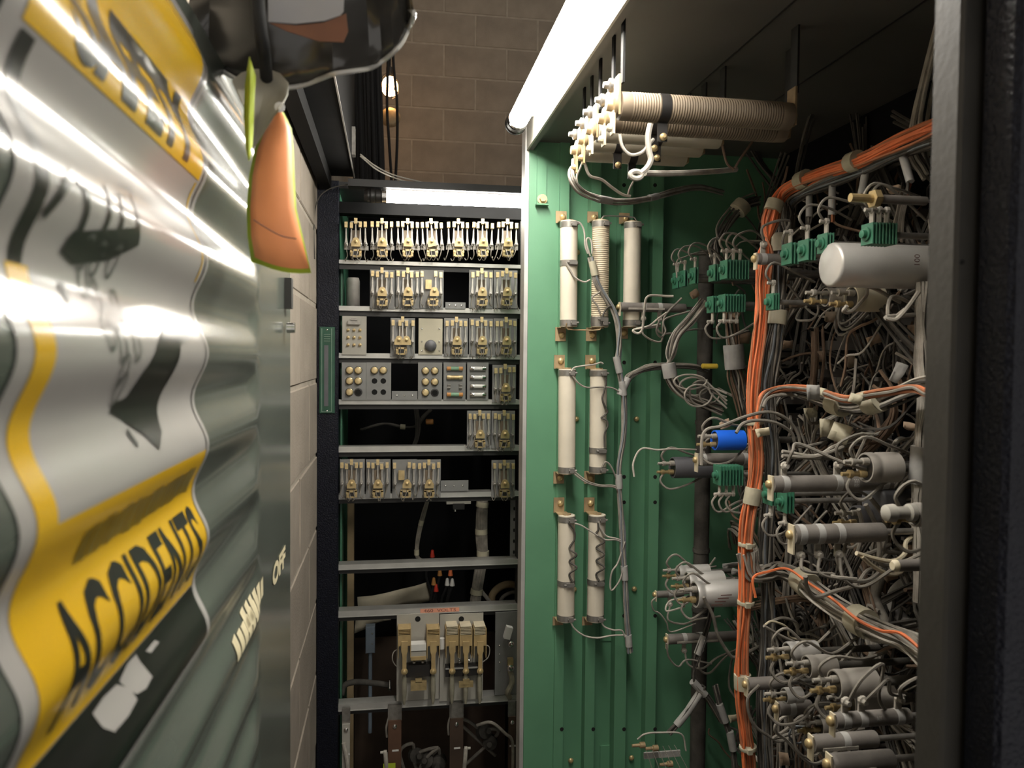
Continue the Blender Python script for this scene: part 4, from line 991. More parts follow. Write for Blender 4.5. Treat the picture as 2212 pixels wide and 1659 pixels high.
# printed drawing: hook, bucket-like top, chain links, dark silhouette
def s2(px, py):
    q = at(px, py, X=XP); return (q.y, q.z)
def ring_poly(c, ry, rz_, w, n=14):
    out = []
    for k in range(n):
        a0, a1 = 2*math.pi*k/n, 2*math.pi*(k+1)/n
        out.append([(c[0]+math.cos(a0)*ry, c[1]+math.sin(a0)*rz_), (c[0]+math.cos(a1)*ry, c[1]+math.sin(a1)*rz_),
                    (c[0]+math.cos(a1)*(ry-w), c[1]+math.sin(a1)*(rz_-w)), (c[0]+math.cos(a0)*(ry-w), c[1]+math.sin(a0)*(rz_-w))])
    return out
def stroke(pts, w):
    out = []
    for (y0, z0), (y1, z1) in zip(pts[:-1], pts[1:]):
        dy, dz = y1-y0, z1-z0; L = math.hypot(dy, dz) or 1; ny, nz_ = -dz/L*w, dy/L*w
        out.append([(y0+ny, z0+nz_), (y1+ny, z1+nz_), (y1-ny, z1-nz_), (y0-ny, z0-nz_)])
    return out
polys = stroke([s2(80, 465), s2(105, 400), s2(130, 370), s2(152, 400), s2(160, 455), s2(162, 500)], .0022)
polys += stroke([s2(205, 408), s2(282, 412)], .0022)+stroke([s2(212, 408), s2(205, 500)], .0018)+stroke([s2(240, 410), s2(235, 495)], .0018)+stroke([s2(275, 412), s2(272, 500)], .0018)
polys += [[s2(150, 500), s2(275, 490), s2(282, 530), s2(240, 562), s2(175, 572), s2(145, 545)]]
drape(polys, .0011, 'drawing_hook', M_stblack, stk)
polys = []
for px, py in ((190, 545), (218, 560), (250, 565), (200, 605), (222, 640), (238, 690), (262, 660), (215, 720), (240, 745), (250, 800), (272, 745), (258, 840)):
    polys += ring_poly(s2(px, py), .0050, .0078, .0016)
drape(polys, .0011, 'drawing_chain', mat('sticker_grey', (.09, .09, .085), .3, var=.2, coat=.5), stk)
drape([[s2(392, 690), s2(398, 730), s2(368, 745), s2(352, 790), s2(356, 870), s2(350, 930), s2(328, 972), s2(312, 938), s2(280, 905), s2(255, 890), s2(262, 868), s2(285, 858), s2(296, 800), s2(318, 742), s2(350, 700), s2(368, 712)]],
      .0011, 'drawing_silhouette', M_stblack, stk)
for polys in (stroke([s2(150, 610), s2(158, 650)], .0026), stroke([s2(285, 930), s2(292, 962)], .0022)): drape(polys, .0011, 'drawing_mark', M_stblack, stk)
for pts in ([(216, 1540), (222, 1572), (234, 1582), (262, 1548), (285, 1512), (284, 1486), (266, 1478), (240, 1505)], [(272, 1472), (288, 1500), (304, 1488), (320, 1462), (316, 1440), (310, 1412), (292, 1432)], [(327, 1406), (334, 1410), (352, 1386), (346, 1382)]):
    drape([[s2(*q) for q in pts]], .0011, 'white_imprint', M_stwhite, stk)
# painted legend on the cover
q = at(602, 1222, X=XP); o = drape_text('OFF', .024, .098, q.y, q.z, M_stprint, 'painted_legend', sw, bold=.0012, off=.0008); o.location = -sw.location
for px_, py_, n_, w_ in ((547, 1300, 6, .105), (529, 1350, 7, .12)):   # worn lettering, no longer readable
    q = at(px_, py_, X=XP); rn = random.Random(n_); polys = []
    for k in range(n_):
        y0 = q.y-w_/2+w_*k/n_; polys.append([(y0+rn.uniform(0, .002), q.z-.0085-rn.uniform(0, .002)), (y0+w_/n_*.86, q.z-.009), (y0+w_/n_*.8, q.z+.008+rn.uniform(0, .002)), (y0+rn.uniform(0, .003), q.z+.0075)])
    o = drape(polys, .0008, 'worn_legend', M_stprint, sw); o.location = -sw.location; o['kind'] = 'stuff'

# ================================================================== ORANGE TAG
YTG = .585
tg = empty('paper_tag', at(600, 590, Y=YTG), 'curled orange paper tag with lime edge hanging on the switch box', 'tag')
def tagpart(b, n, m, thick=.0008):
    o = b.obj(n, m, tg, True); o.location = -tg.location
    if thick: md = o.modifiers.new('t', 'SOLIDIFY'); md.thickness = thick
    return o
Lf = [(597, 236), (575, 275), (557, 320), (545, 380), (540, 450), (542, 510), (550, 556)]
Rt = [(608, 240), (625, 275), (630, 320), (632, 380), (636, 450), (650, 510), (668, 580)]
rows_ = []; rows2 = []; rows3 = []
for i, (l, r_) in enumerate(zip(Lf, Rt)):
    row = []
    for j in range(7):
        u = j/6; px = l[0]*(1-u)+r_[0]*u; py = l[1]*(1-u)+r_[1]*u
        if i == 6: py += (4*u*(1-u))*9
        row.append(at(px, py, Y=YTG-.006*math.sin(u*math.pi*.9)+.012*math.cos(i*.7)))
    rows_.append(row)
    rows2.append([p+Vector((-.0028 if k == 0 else (.0012 if k == 6 else 0), .0025, -.0030 if i == 6 else 0)) for k, p in enumerate(row)])
tagpart(MB().grid(rows_), 'orange_face', M_orangetag); tagpart(MB().grid(rows2), 'lime_backing', M_lime)
# curled pale top and its lime edge
top = [(500, 175), (520, 158), (548, 150), (580, 150), (606, 160), (624, 180), (622, 205), (606, 232)]
bot = [(540, 262), (541, 285), (543, 300), (545, 322), (556, 310), (575, 280), (592, 252), (604, 238)]
rows_ = []
for i in range(5):
    v = i/4; rows_.append([at(a_[0]*(1-v)+c_[0]*v, a_[1]*(1-v)+c_[1]*v, Y=YTG-.03+.03*math.sin(k*.45)-.02*v) for k, (a_, c_) in enumerate(zip(top, bot))])
tagpart(MB().grid(rows_), 'curled_back', M_tagback)
e = [(538, 122), (529, 180), (526, 250), (530, 320), (536, 345)]; e2 = [(541, 128), (553, 165), (549, 240), (546, 310), (540, 345)]
tagpart(MB().grid([[at(a_[0], a_[1], Y=YTG-.055), at((a_[0]+c_[0])/2, a_[1]+2, Y=YTG-.058), at(c_[0], c_[1], Y=YTG-.055)] for a_, c_ in zip(e, e2)]), 'lime_fold', M_lime)
b = MB(); b.tube([at(x, y, Y=YTG-.022) for x, y in ((548, 475), (580, 495), (610, 510), (640, 516))], .0004, 4); tagpart(b, 'pen_line', M_letter, 0)
o = MB().lathe(at(604, 232, Y=YTG-.03), (0, -1, 0), [(0, .0035), (.0008, .0035), (.001, .002)], 14).obj('eyelet', M_whitep, tg, True); o.location = -tg.location

# ================================================================== DARK PLASTIC SLEEVE ABOVE
YS = .60
sl = empty('plastic_sleeve', at(650, 0, Y=YS), 'dark crumpled plastic sleeve with shiny clear rim hanging above the orange tag', 'sleeve')
botp = [(405, 100), (450, 130), (500, 165), (560, 190), (640, 187), (690, 171), (720, 160), (760, 154), (800, 147), (826, 132), (851, 112), (868, 92), (882, 62), (890, 45), (894, 28), (880, 18), (868, 4), (862, -30)]
rows_ = []; rn = random.Random(4)
for i in range(9):
    v = i/8; row = []
    for k, (x, y) in enumerate(botp):
        xt = 405+(x-405)*(.94)+8; yt = -130
        px = x*(1-v)+xt*v; py = y*(1-v)+yt*v
        row.append(at(px, py, Y=YS-.035*v+.012*math.sin(k*.8+v*3)+.008*math.sin(k*1.7)*(1-v)))
    rows_.append(row)
o = MB().grid(rows_).obj('sleeve_sheet', M_sleeve, sl, True); o.location = -sl.location; md = o.modifiers.new('t', 'SOLIDIFY'); md.thickness = .0012
o = MB().tube(rows_[0], .0019, 8, 4).obj('clear_rim', M_rim, sl, True); o.location = -sl.location
def on_sleeve(pts, d, n, m):
    Q = [at(x, y, Y=YS-.05-d) for x, y in pts]; b = MB(); c = sum(Q, Vector())/len(Q)
    b.prism([((q-Q[0]).x, (q-Q[0]).z) for q in Q], Q[0], (1, 0, 0), (0, 0, 1), .0008); o = b.obj(n, m, sl); o.location = -sl.location
on_sleeve([(578, -60), (746, -60), (742, 25), (735, 34), (700, 46), (640, 52), (580, 48)], .004, 'pale_card', M_pale)
on_sleeve([(582, 50), (640, 56), (700, 50), (748, 30), (752, 68), (742, 92), (690, 90), (620, 68)], .003, 'rust_stripe', M_rust)
o = MB().tube([at(x, y, Y=YS-.075+d) for x, y, d in ((556, -60, 0), (557, 0, 0), (562, 60, 0), (570, 110, .01), (575, 160, .05), (579, 215, .085), (582, 260, .09))], .0045, 10).obj('black_cable', M_wirebk, None, True)
tag(o, 'thick black cable hanging in front of the dark plastic sleeve', 'cable')
# ================================================================== COMPONENTS ON THE WIRING PANEL (they stick out along -X)
HEXN = MB().cyl((0, 0, 0), (.005, 0, 0), .0055, 6).cyl((-.012, 0, 0), (.008, 0, 0), .0026, 8).mesh('terminal_nut', M_brass)
TSCREW = MB().lathe((0, 0, 0), (-1, 0, 0), [(0, .0062), (.003, .0062), (.005, .0045), (.006, .002)], 12).mesh('tab_screw', M_brass, True)
def to_panel(p, rn, drop=.06):
    return [Vector((XBK-.02, p.y+rn.uniform(-.06, .06), p.z+rn.uniform(-drop, drop)))]
XTIP = .58
def fit(px, py, dia_px, dia, xt=None, Ymax=None):
    """depth and diameter of a part whose tip stands clear of the wiring: no further from the aisle than xt"""
    d = ray(px, py); Y = min(y_for(px, py, dia_px, dia), Ymax or YG-.05, (xt or XTIP)*d.y/d.x)
    return Y, dia_px*depth_of(at(px, py, Y=Y))/F_PX
def dark_resistor(px, py, dia_px, pr, label, collars=(), tab=True, dia=.0254, m=None, text=None, strip=False, tip_m=None, leads=True, xt=None):
    Y, dia = fit(px, py, dia_px, dia, xt); a = at(px, py, Y=Y); c = at(pr, py, Y=Y); L = max(c.x-a.x, .05); r = dia/2
    if a.x+L > XBK-.01: L = XBK-.01-a.x
    t = empty('wire_resistor', a, label, 'resistor', 'grey resistors on the wiring panel'); rn = random.Random(int(px*3+py))
    MB().lathe((0, 0, 0), (1, 0, 0), [(0, r*.45), (0, r*.97), (.002, r), (L*.5, r*1.01), (L-.002, r), (L, r*.97), (L, r*.4)], 22).obj('tube_body', m or M_resdk, t, True)
    MB().cyl((L, 0, 0), (max(XBK-a.x-.001, L+.004), 0, 0), r*.35, 10).obj('mounting_rod', M_steel, t, True)
    if tab:
        b = MB(); b.box((-.0016, 0, -r*.45), (.0022, r*1.15, r*3.0)); tb = b.obj('end_tab', M_tab, t); inst('tab_screw', TSCREW, tb, (-.0027, 0, 0))
    elif tip_m: MB().lathe((0, 0, 0), (-1, 0, 0), [(0, r*1.02), (.003, r*1.0), (.006, r*.7)], 18).obj('end_cap', tip_m, t, True)
    if strip: MB().box((L*.38, -r*.96, -r*.35), (L*.55, .003, .004)).obj('bare_strip', M_wirelt, t)
    for f, s in collars:
        x = L*f; b = MB(); b.cyl((x-.0045, 0, 0), (x+.0045, 0, 0), r*1.06, 22); cl = b.obj('collar', M_tapegr, t, True)
        b = MB(); b.box((x, 0, s*(r+.008)), (.008, .003, .018)); b.lathe((x, -.001, s*(r+.014)), (0, -1, 0), [(0, .006), (.004, .006), (.005, .004), (.009, .003)], 10); b.obj('terminal', M_wirelt, cl)
        if leads:
            p0 = Vector((x, -.006, s*(r+.014)))
            d = rn.uniform(.02, .05); e = Vector((min(XBK-.03-a.x, x+rn.uniform(.05, .16)), rn.uniform(-.05, .06), s*rn.uniform(-.02, .05)))
            MB().tube([p0, p0+Vector((rn.uniform(-.01, .01), -.012, s*d*.7)), p0+Vector((rn.uniform(.01, .04), -.008, s*d)), (p0+e)/2+Vector((0, -.01, s*d*.4)), e], .0022, 6, 5).obj('lead_wire', M_wire, t, True)
    if text:
        for ln, (tx_, zz) in enumerate(zip(text, (r*.35, -r*.15))):
            v, f = text_mesh(tx_, r*.42, 't', None, width=r*.95*len(tx_)/4.2)
            def bend(x, z):
                ang = math.asin(max(-.99, min(.99, (z+zz)/r))); rr = r*1.015
                return (x+L*.55, -math.cos(ang)*rr, math.sin(ang)*rr)
            MB().add([bend(x, y) for x, y in v], f).obj('printed_text', M_print, t)
    return t, a, L
def stud_lead(t, p, rn, m=None, r=.0022, up=1):
    q = Vector(p); MB().tube([q, q+Vector((-.01, -.004, up*.018)), q+Vector((.008, -.01, up*.034)), q+Vector((.05, -.004, up*rn.uniform(.0, .03))), q+Vector((.11, .03, up*rn.uniform(-.03, .03)))], r, 6, 5).obj('lead_wire', m or M_wire, t, True)
def capacitor(px, py, dia_px, dia, pr, m, label, studs=2, closed=False, bead=True, cap_m=None, Ymax=None, lead_=True, stud_len=.035, xt=None):
    Y, dia = fit(px, py, dia_px, dia, xt, Ymax); a = at(px, py, Y=Y); c = at(pr, py, Y=Y); r = dia/2; L = max(c.x-a.x, r*1.6)
    L = min(L, XBK-.012-a.x)
    t = empty('capacitor', a, label, 'capacitor', 'capacitors on the wiring panel'); rn = random.Random(int(px*5+py))
    if closed:
        prof = [(0, r*.2), (0, r*.86), (.0012, r*.95), (.004, r), (L, r)]
    else:
        prof = [(.006, r*.3), (.006, r*.84), (0, r*.86), (0, r*.96), (.003, r), (.010, r), (.012, r*.955), (.016, r*.955), (.018, r), (L, r)] if bead else [(.004, r*.3), (.004, r*.86), (0, r*.88), (0, r*.97), (.003, r), (L, r)]
    MB().lathe((0, 0, 0), (1, 0, 0), prof, 28).obj('can', m, t, True)
    MB().cyl((L, 0, 0), (max(XBK-a.x-.001, L+.004), 0, 0), r*.32, 14).obj('mounting_clamp', M_wiredk, t, True)
    if not closed:
        MB().cyl((.0055, 0, 0), (.003, 0, 0), r*.84, 24).obj('end_disc', cap_m or M_dark, t, True)
        for k in range(studs):
            s = 1 if k == 0 else -1; zz = s*r*.42 if studs == 2 else 0; yy = -s*r*.12 if studs == 2 else 0
            MB().lathe((.003, yy, zz), (-1, 0, 0), [(0, r*.26), (.009, r*.25), (.010, r*.17), (stud_len*.55, r*.16), (stud_len*.56, .0055), (stud_len*.72, .0055), (stud_len*.73, .0028), (stud_len, .0028)], 12).obj('terminal_stud', M_brass if k else M_wirelt, t, True)
            if lead_: stud_lead(t, (-stud_len*.45, yy, zz), rn, up=s)
    return t, a, L
def rectifier(px, py, h_px, n, label, h=.034, dirn=1, pitch=.0058, Ymax=None, lugs='up'):
    Y, h = fit(px, py, h_px, h, None, Ymax); a = at(px, py, Y=Y)
    t = empty('selenium_rectifier', a, label, 'rectifier', 'green finned rectifiers on the wiring panel'); rn = random.Random(int(px+py*7))
    pitch = .17*h
    me = MB().cbox((0, 0, 0), (h*.92, .0018, h), .0006).mesh('fin', M_selen)
    for k in range(n): inst('fin', me, t, (k*pitch+.001, 0, 0), (0, 0, math.radians(-90)))
    L = n*pitch
    MB().cyl((-.006, 0, 0), (max(L+.006, XBK-a.x-.001), 0, 0), .004, 10).obj('through_rod', M_steel, t, True)
    MB().lathe((0, 0, 0), (-1, 0, 0), [(0, .0085), (.002, .0085), (.0025, .0055), (.007, .0052), (.008, .003)], 12).obj('end_nut', M_selen, t, True)
    s = 1 if lugs == 'up' else -1
    for k in range(max(1, min(3, n//2))):
        x = .004+k*pitch*2.2; b = MB(); b.box((x, -.004, s*(h/2+.008)), (.002, .008, .022)); b.lathe((x+.002, -.004, s*(h/2+.016)), (-1, 0, 0), [(0, .0048), (.004, .0048), (.005, .003), (.012, .0026)], 8); b.obj('terminal_lug', M_wirelt, t)
        if rn.random() < .8:
            p = Vector((x-.004, -.004, s*(h/2+.016)))
            MB().tube([p, p+Vector((-.012, -.006, s*.014)), p+Vector((0, -.008, s*.030)), p+Vector((.035, .0, s*rn.uniform(.015, .035))), p+Vector((.09, .03, s*rn.uniform(-.01, .04)))], .0019, 6, 5).obj('lead_wire', M_wire, t, True)
    return t, a
D = dark_resistor
E1 = D(1667, 1046, 36, 1978, 'long grey resistor with two collars standing before the dusty beige capacitor', ((.08, 1), (.44, 1), (.76, 1)), text=('333', 'RES'), xt=.52)
E2 = D(1506, 993, 27, 1700, 'grey resistor printed RES 1000 crossing the orange trunk', ((.06, 1), (.52, 1), (.78, 1)), text=('333518', 'RES 1000'))
E3 = D(1712, 1155, 42, 1905, 'thick grey resistor below the single green rectifier plate', ((.28, -1), (.5, -1), (.08, -1)), xt=.52)
E4 = D(1340, 663, 20, 1480, 'slotted grey resistor reaching across the green panel resistors', ((.35, -1), (.6, -1)), strip=True)
E5 = D(1442, 1381, 22, 1600, 'slotted grey resistor below the silver capacitor cluster', ((.22, -1), (.45, -1)), strip=True)
E6 = D(1634, 559, 24, 1700, 'short grey resistor between orange trunk and green rectifier plates', ((.2, 1),))
E7 = D(1614, 1478, 27, 1690, 'short grey resistor beside the orange trunk above stacked tubes', ())
E8 = D(1680, 1531, 29, 1750, 'short grey resistor under the small silver capacitors', ((.4, -1),))
E9 = D(1801, 1557, 33, 1962, 'grey resistor with cream collar and three terminals under the yellowed capacitor', ((.14, 1), (.36, 1), (.85, 1)), text=('RES',), xt=.52)
E10 = D(1754, 1606, 36, 1890, 'slotted grey resistor second from the bottom of the stacked tubes', ((.5, -1),), strip=True, xt=.52)
E11 = D(1793, 1650, 42, 1925, 'dusty grey resistor lowest of the stacked tubes', (), strip=True, xt=.52)
E12 = D(1937, 1222, 26, 1995, 'small pale tipped resistor near the corner post', (), tab=False, tip_m=M_tab)
E13 = D(1903, 430, 19, 2000, 'dark tube with brass bolt end above the large rectifier', (), tab=False, tip_m=M_brass)
E14 = D(1418, 1284, 15, 1475, 'thin grey resistor beside the silver capacitor cluster', ((.5, -1),))
for e, px in ((E13, 0),):
    MB().cyl((-.04, 0, 0), (0, 0, 0), .0052, 12).cyl((-.012, 0, 0), (-.004, 0, 0), .011, 6).obj('brass_bolt', M_brass, e[0])
A = capacitor
F0 = A(1792, 572, 96, .0635, 2060, M_capal, 'large plain aluminium can jutting out beside the corner post', closed=True)
v, f = text_mesh('001', .008, 't', None, width=.014)
MB().add([(.105+y, -.0322, .006-x*1.0) for x, y in v], f).obj('printed_text', M_letter, F0[0])
F1 = A(1500, 1284, 58, .060, 1600, M_capal, 'large silver capacitor with printed label left of the orange trunk')
F2 = A(1484, 1257, 44, .048, 1560, M_capal, 'middle silver capacitor of the stepped cluster by the green panel')
F3 = A(1464, 1237, 32, .038, 1530, M_capal, 'smallest silver capacitor of the stepped cluster by the green panel')
b = MB()
for zz in (.006, 0, -.006, -.012): b.box((.045+zz, -.0304, zz), (.022, .0004, .0016))
b.obj('printed_label', M_letter, F1[0])['kind'] = 'stuff'
F4 = A(1543, 951, 44, .046, 1604, M_blue, 'bright blue sleeved capacitor beside the orange trunk', bead=False)
F5 = A(1868, 1010, 66, .058, 1935, M_capgr, 'dusty beige capacitor behind the long grey resistor', xt=.63)
F6 = A(1782, 642, 42, .042, 1830, M_capgr, 'dusty grey capacitor directly under the large plain can', xt=.64, lead_=False)
F7 = A(1838, 645, 56, .050, 1900, M_cream, 'amber stained capacitor under the large plain can beside the post', xt=.66, lead_=False)
F8 = A(1452, 1010, 46, .047, 1545, M_capdk, 'dark grey capacitor with two long studs below the printed resistor', bead=False)
F9 = A(1700, 1410, 46, .042, 1762, M_capal, 'small silver capacitor at the top of the lower cluster')
F10 = A(1742, 1440, 48, .044, 1800, M_capgr, 'dusty capacitor with brass hub in the lower cluster')
F11 = A(1802, 1478, 62, .056, 1885, M_capgr, 'big dusty beige capacitor in the lower cluster')
F12 = A(1694, 1503, 34, .034, 1730, M_capal, 'little ringed silver capacitor among the short resistors')
F13 = A(1832, 1515, 62, .055, 1925, M_capgr, 'yellowed silver capacitor above the resistor with cream collar', xt=.62)
F14 = A(1768, 1568, 44, .042, 1812, M_capgr, 'drab capacitor with round hub beside the cream tabs', xt=.64)
F15 = A(1846, 1118, 52, .05, 1900, M_capdk, 'dark dusty capacitor hidden behind the thick grey resistor', xt=.66)
F16 = A(1972, 1112, 52, .045, 2040, M_capgr, 'grey capacitor with fat porcelain terminal peeking past the corner post')
MB().lathe((-.004, -.006, .004), (-1, 0, 0), [(0, .010), (.006, .010), (.008, .007), (.022, .007), (.024, .010), (.034, .009), (.037, .004)], 14).obj('porcelain_terminal', M_platew, F16[0], True)
F17 = A(1885, 1085, 88, .07, 1975, M_capdk, 'wide shadowed can below the long grey resistor', closed=True, xt=.68)
Rf = rectifier
Rf(1872, 506, 46, 8, 'large green finned rectifier stack above the plain aluminium can')
Rf(1775, 526, 42, 3, 'green rectifier plates tucked behind the plain aluminium can')
Rf(1734, 541, 46, 3, 'second single green rectifier plate beside the plain aluminium can')
Rf(1698, 549, 46, 3, 'first single green rectifier plate beside the short grey resistor')
for k, (px, py) in enumerate(((1458, 606), (1473, 602), (1495, 596))):
    Rf(px, py, 35, 2, '%s small green rectifier plate from the panel resistors' % ORD[k])
Rf(1537, 590, 36, 3, 'small green rectifier beside the upper finned stack')
Rf(1562, 583, 41, 8, 'upper green finned rectifier stack left of the orange trunk')
Rf(1533, 658, 36, 3, 'small green rectifier beside the lower finned stack', lugs='down')
Rf(1558, 655, 38, 8, 'lower green finned rectifier stack left of the orange trunk', lugs='down')
Rf(1548, 1026, 42, 8, 'green finned rectifier stack under the resistor printed RES 1000', lugs='down')
Rf(1688, 1083, 46, 3, 'single green rectifier plate below the long grey resistor', lugs='down')
Rf(1657, 1068, 44, 3, 'green rectifier plate half hidden behind a cream tab', lugs='down')
Rf(1662, 652, 36, 3, 'small green rectifier plate right of the orange trunk')

# ================================================================== HARNESSES OF THE WIRING PANEL
XT = .65
def px3(pts, X=None, Y=None):
    out = []
    for p in pts:
        if len(p) > 2: out.append(at(p[0], p[1], X=p[2]))
        elif X is not None: out.append(at(p[0], p[1], X=X))
        else: out.append(at(p[0], p[1], Y=Y))
    return out
Yt = at(1640, 800, X=.60).y
trunk = px3([(2040, 262), (1990, 283), (1930, 310), (1860, 343), (1790, 368), (1735, 388)], X=XT) + \
        [at(x, y, Y=1.20) for x, y in ((1695, 412), (1672, 445), (1660, 490), (1656, 545), (1651, 610), (1647, 670), (1641, 730), (1633, 800), (1628, 870), (1633, 940), (1636, 1000), (1628, 1060), (1618, 1120), (1613, 1190), (1613, 1260), (1610, 1330), (1606, 1400), (1604, 1460), (1606, 1520), (1612, 1580), (1618, 1640), (1622, 1720))]
OT = harness('orange_wire_trunk', trunk, 34, .0021, .0125, [M_orange, M_orange, M_orange, M_orange2], 'thick trunk of orange wires running under the roof and down the wiring panel', 11,
             bands=((.12, .02, M_tape), (.19, .022, M_tape), (.265, .018, M_tape), (.64, .028, M_tape), (.86, .025, M_tape)), ties=(.545, .70, .765, .955), sm=5)
gtr = px3([(2040, 285), (1990, 306), (1930, 332), (1860, 362), (1790, 388), (1745, 408)], X=XT+.01) + \
      [at(x, y, Y=1.215) for x, y in ((1712, 430), (1696, 465), (1688, 510), (1686, 570), (1684, 640), (1678, 700), (1668, 760), (1660, 830), (1660, 900), (1668, 970), (1668, 1040), (1660, 1110), (1656, 1190), (1658, 1260), (1660, 1340), (1656, 1420), (1650, 1500), (1652, 1580), (1656, 1660), (1658, 1720))]
GT = harness('grey_wire_trunk', gtr, 34, .0019, .0135, [M_wire, M_wiredk, M_wirebl, M_wiredk, M_wirelt], 'trunk of grey wires bundled right beside the orange trunk', 12,
             bands=((.33, .030, M_tape), (.43, .024, M_tape)), sm=4)
hb_ = [at(x, y, Y=1.17) for x, y in ((1634, 930), (1640, 885), (1652, 852), (1690, 838))]+px3([(1740, 838), (1785, 850), (1830, 862), (1880, 852), (1930, 843), (1975, 838), (2005, 850), (2040, 860)], X=.63)
harness('orange_branch', hb_, 8, .0020, .0055, [M_orange, M_orange2, M_orange2, M_wire], 'orange wire branch arching from the trunk toward the corner post', 21, bands=((.45, .016, M_tape), (.62, .02, M_tape)), sm=6)
hb2 = [at(x, y, Y=1.22) for x, y in ((1650, 905), (1668, 870), (1700, 845))]+px3([(1745, 850), (1790, 868), (1840, 880), (1890, 868), (1940, 850), (1985, 835), (2030, 825)], X=.66)
harness('grey_branch', hb2, 16, .0021, .014, [M_wire, M_wiredk, M_wirelt, M_wiredk], 'fuzzy grey wire branch running along the orange branch', 22, bands=((.5, .03, M_tape), (.68, .03, M_tape)), sm=5)
hl = [at(x, y, Y=1.2) for x, y in ((1612, 1190), (1622, 1235), (1650, 1236))]+px3([(1690, 1232), (1730, 1252), (1775, 1290), (1830, 1325), (1880, 1352), (1930, 1370), (1980, 1395), (2030, 1440)], X=.66)
harness('dusty_branch', hl, 26, .0022, .0185, [M_wiredk, M_wire, M_wirelt, M_wire], 'thick dusty wire branch sloping down toward the corner post', 23, bands=((.42, .03, M_tape), (.66, .028, M_tape)), sm=5)
ho = [at(x, y, Y=1.17) for x, y in ((1630, 1290), (1630, 1250), (1660, 1238))]+px3([(1700, 1232), (1745, 1262), (1800, 1300), (1850, 1340), (1900, 1366), (1945, 1372), (1985, 1405), (2010, 1430)], X=.63)
harness('orange_branch', ho, 2, .0020, .0028, [M_orange, M_orange2], 'pair of orange wires riding on the dusty lower branch', 24, sm=6)
hs = px3([(1990, 610), (1990, 700), (1992, 780), (1995, 860), (1990, 940), (1985, 1020), (1980, 1100), (1985, 1180), (1985, 1300)], X=.70)
harness('grey_riser', hs, 14, .0021, .0105, [M_wirelt, M_wire, M_wirelt], 'pale grey riser of wires beside the corner post', 25, bands=((.60, .05, M_tapegr),), sm=5)
# loops of wire hanging from the left edge of the panel
hh = [at(x, y, Y=1.50) for x, y in ((1520, 650), (1490, 690), (1462, 725), (1447, 765), (1446, 800), (1458, 832), (1485, 855), (1520, 872), (1560, 885))]
harness('wire_harness', hh, 16, .0020, .0125, [M_wire, M_wirelt, M_wiredk], 'fan of grey wires dropping from the lower rectifiers and curving back to the panel', 31, bands=((.5, .03, M_tapegr),), sm=6)
for k, (cx_, cy_, rx_, ry_) in enumerate(((1500, 830, 32, 22), (1515, 845, 26, 30), (1490, 820, 36, 18), (1530, 850, 22, 18), (1505, 850, 30, 26))):
    P = [at(cx_+rx_*math.cos(a)+k, cy_+ry_*math.sin(a)+a*1.5, Y=1.485-.002*k) for a in [q*.55 for q in range(12)]]+[at(1570, 850+k*8, Y=1.47)]
    o = MB().tube(P, .0021, 6, 4).obj('wire_loop', M_wire if k % 2 else M_wirelt, None, True); tag(o, 'loose coiled grey wire loop left of the orange trunk', 'wire', 'coiled loops by the trunk')
hh = [at(x, y, Y=1.46) for x, y in ((1640, 430), (1610, 440), (1585, 465), (1560, 500), (1545, 540), (1555, 580))]
harness('wire_harness', hh, 14, .0021, .016, [M_wiredk, M_wire, M_wiredk], 'dark fuzzy harness above the upper rectifiers in the cabinet corner', 32, bands=((.3, .02, M_tape),), sm=5)
hh = [at(x, y, Y=1.48) for x, y in ((1572, 640), (1578, 700), (1585, 760), (1590, 810), (1600, 850), (1612, 900))]
harness('wire_harness', hh, 18, .0022, .018, [M_wiredk, M_wire, M_wirebn, M_wire], 'thick dusty harness rising left of the orange trunk', 33, bands=((.45, .05, M_tapegr),), sm=5)
for k, (pts, lab) in enumerate((([(1540, 1290), (1530, 1350), (1505, 1420), (1500, 1470), (1530, 1510), (1560, 1560)], 'taped dusty harness under the slotted lower resistor'),
                                ([(1520, 1480), (1500, 1515), (1475, 1550), (1445, 1585)], 'grey sleeved cable slanting down to a cut end near the green panel'),
                                ([(1545, 1480), (1560, 1540), (1580, 1600), (1590, 1680)], 'dark harness dropping beside the lower orange trunk'))):
    hh = [at(x, y, Y=1.45) for x, y in pts]
    harness('wire_harness', hh, 8, .0020, .0068, [M_wiredk, M_wire, M_wiredk], lab, 40+k, bands=((.35, .04, M_tapegr), (.7, .04, M_tapegr)), sm=5)
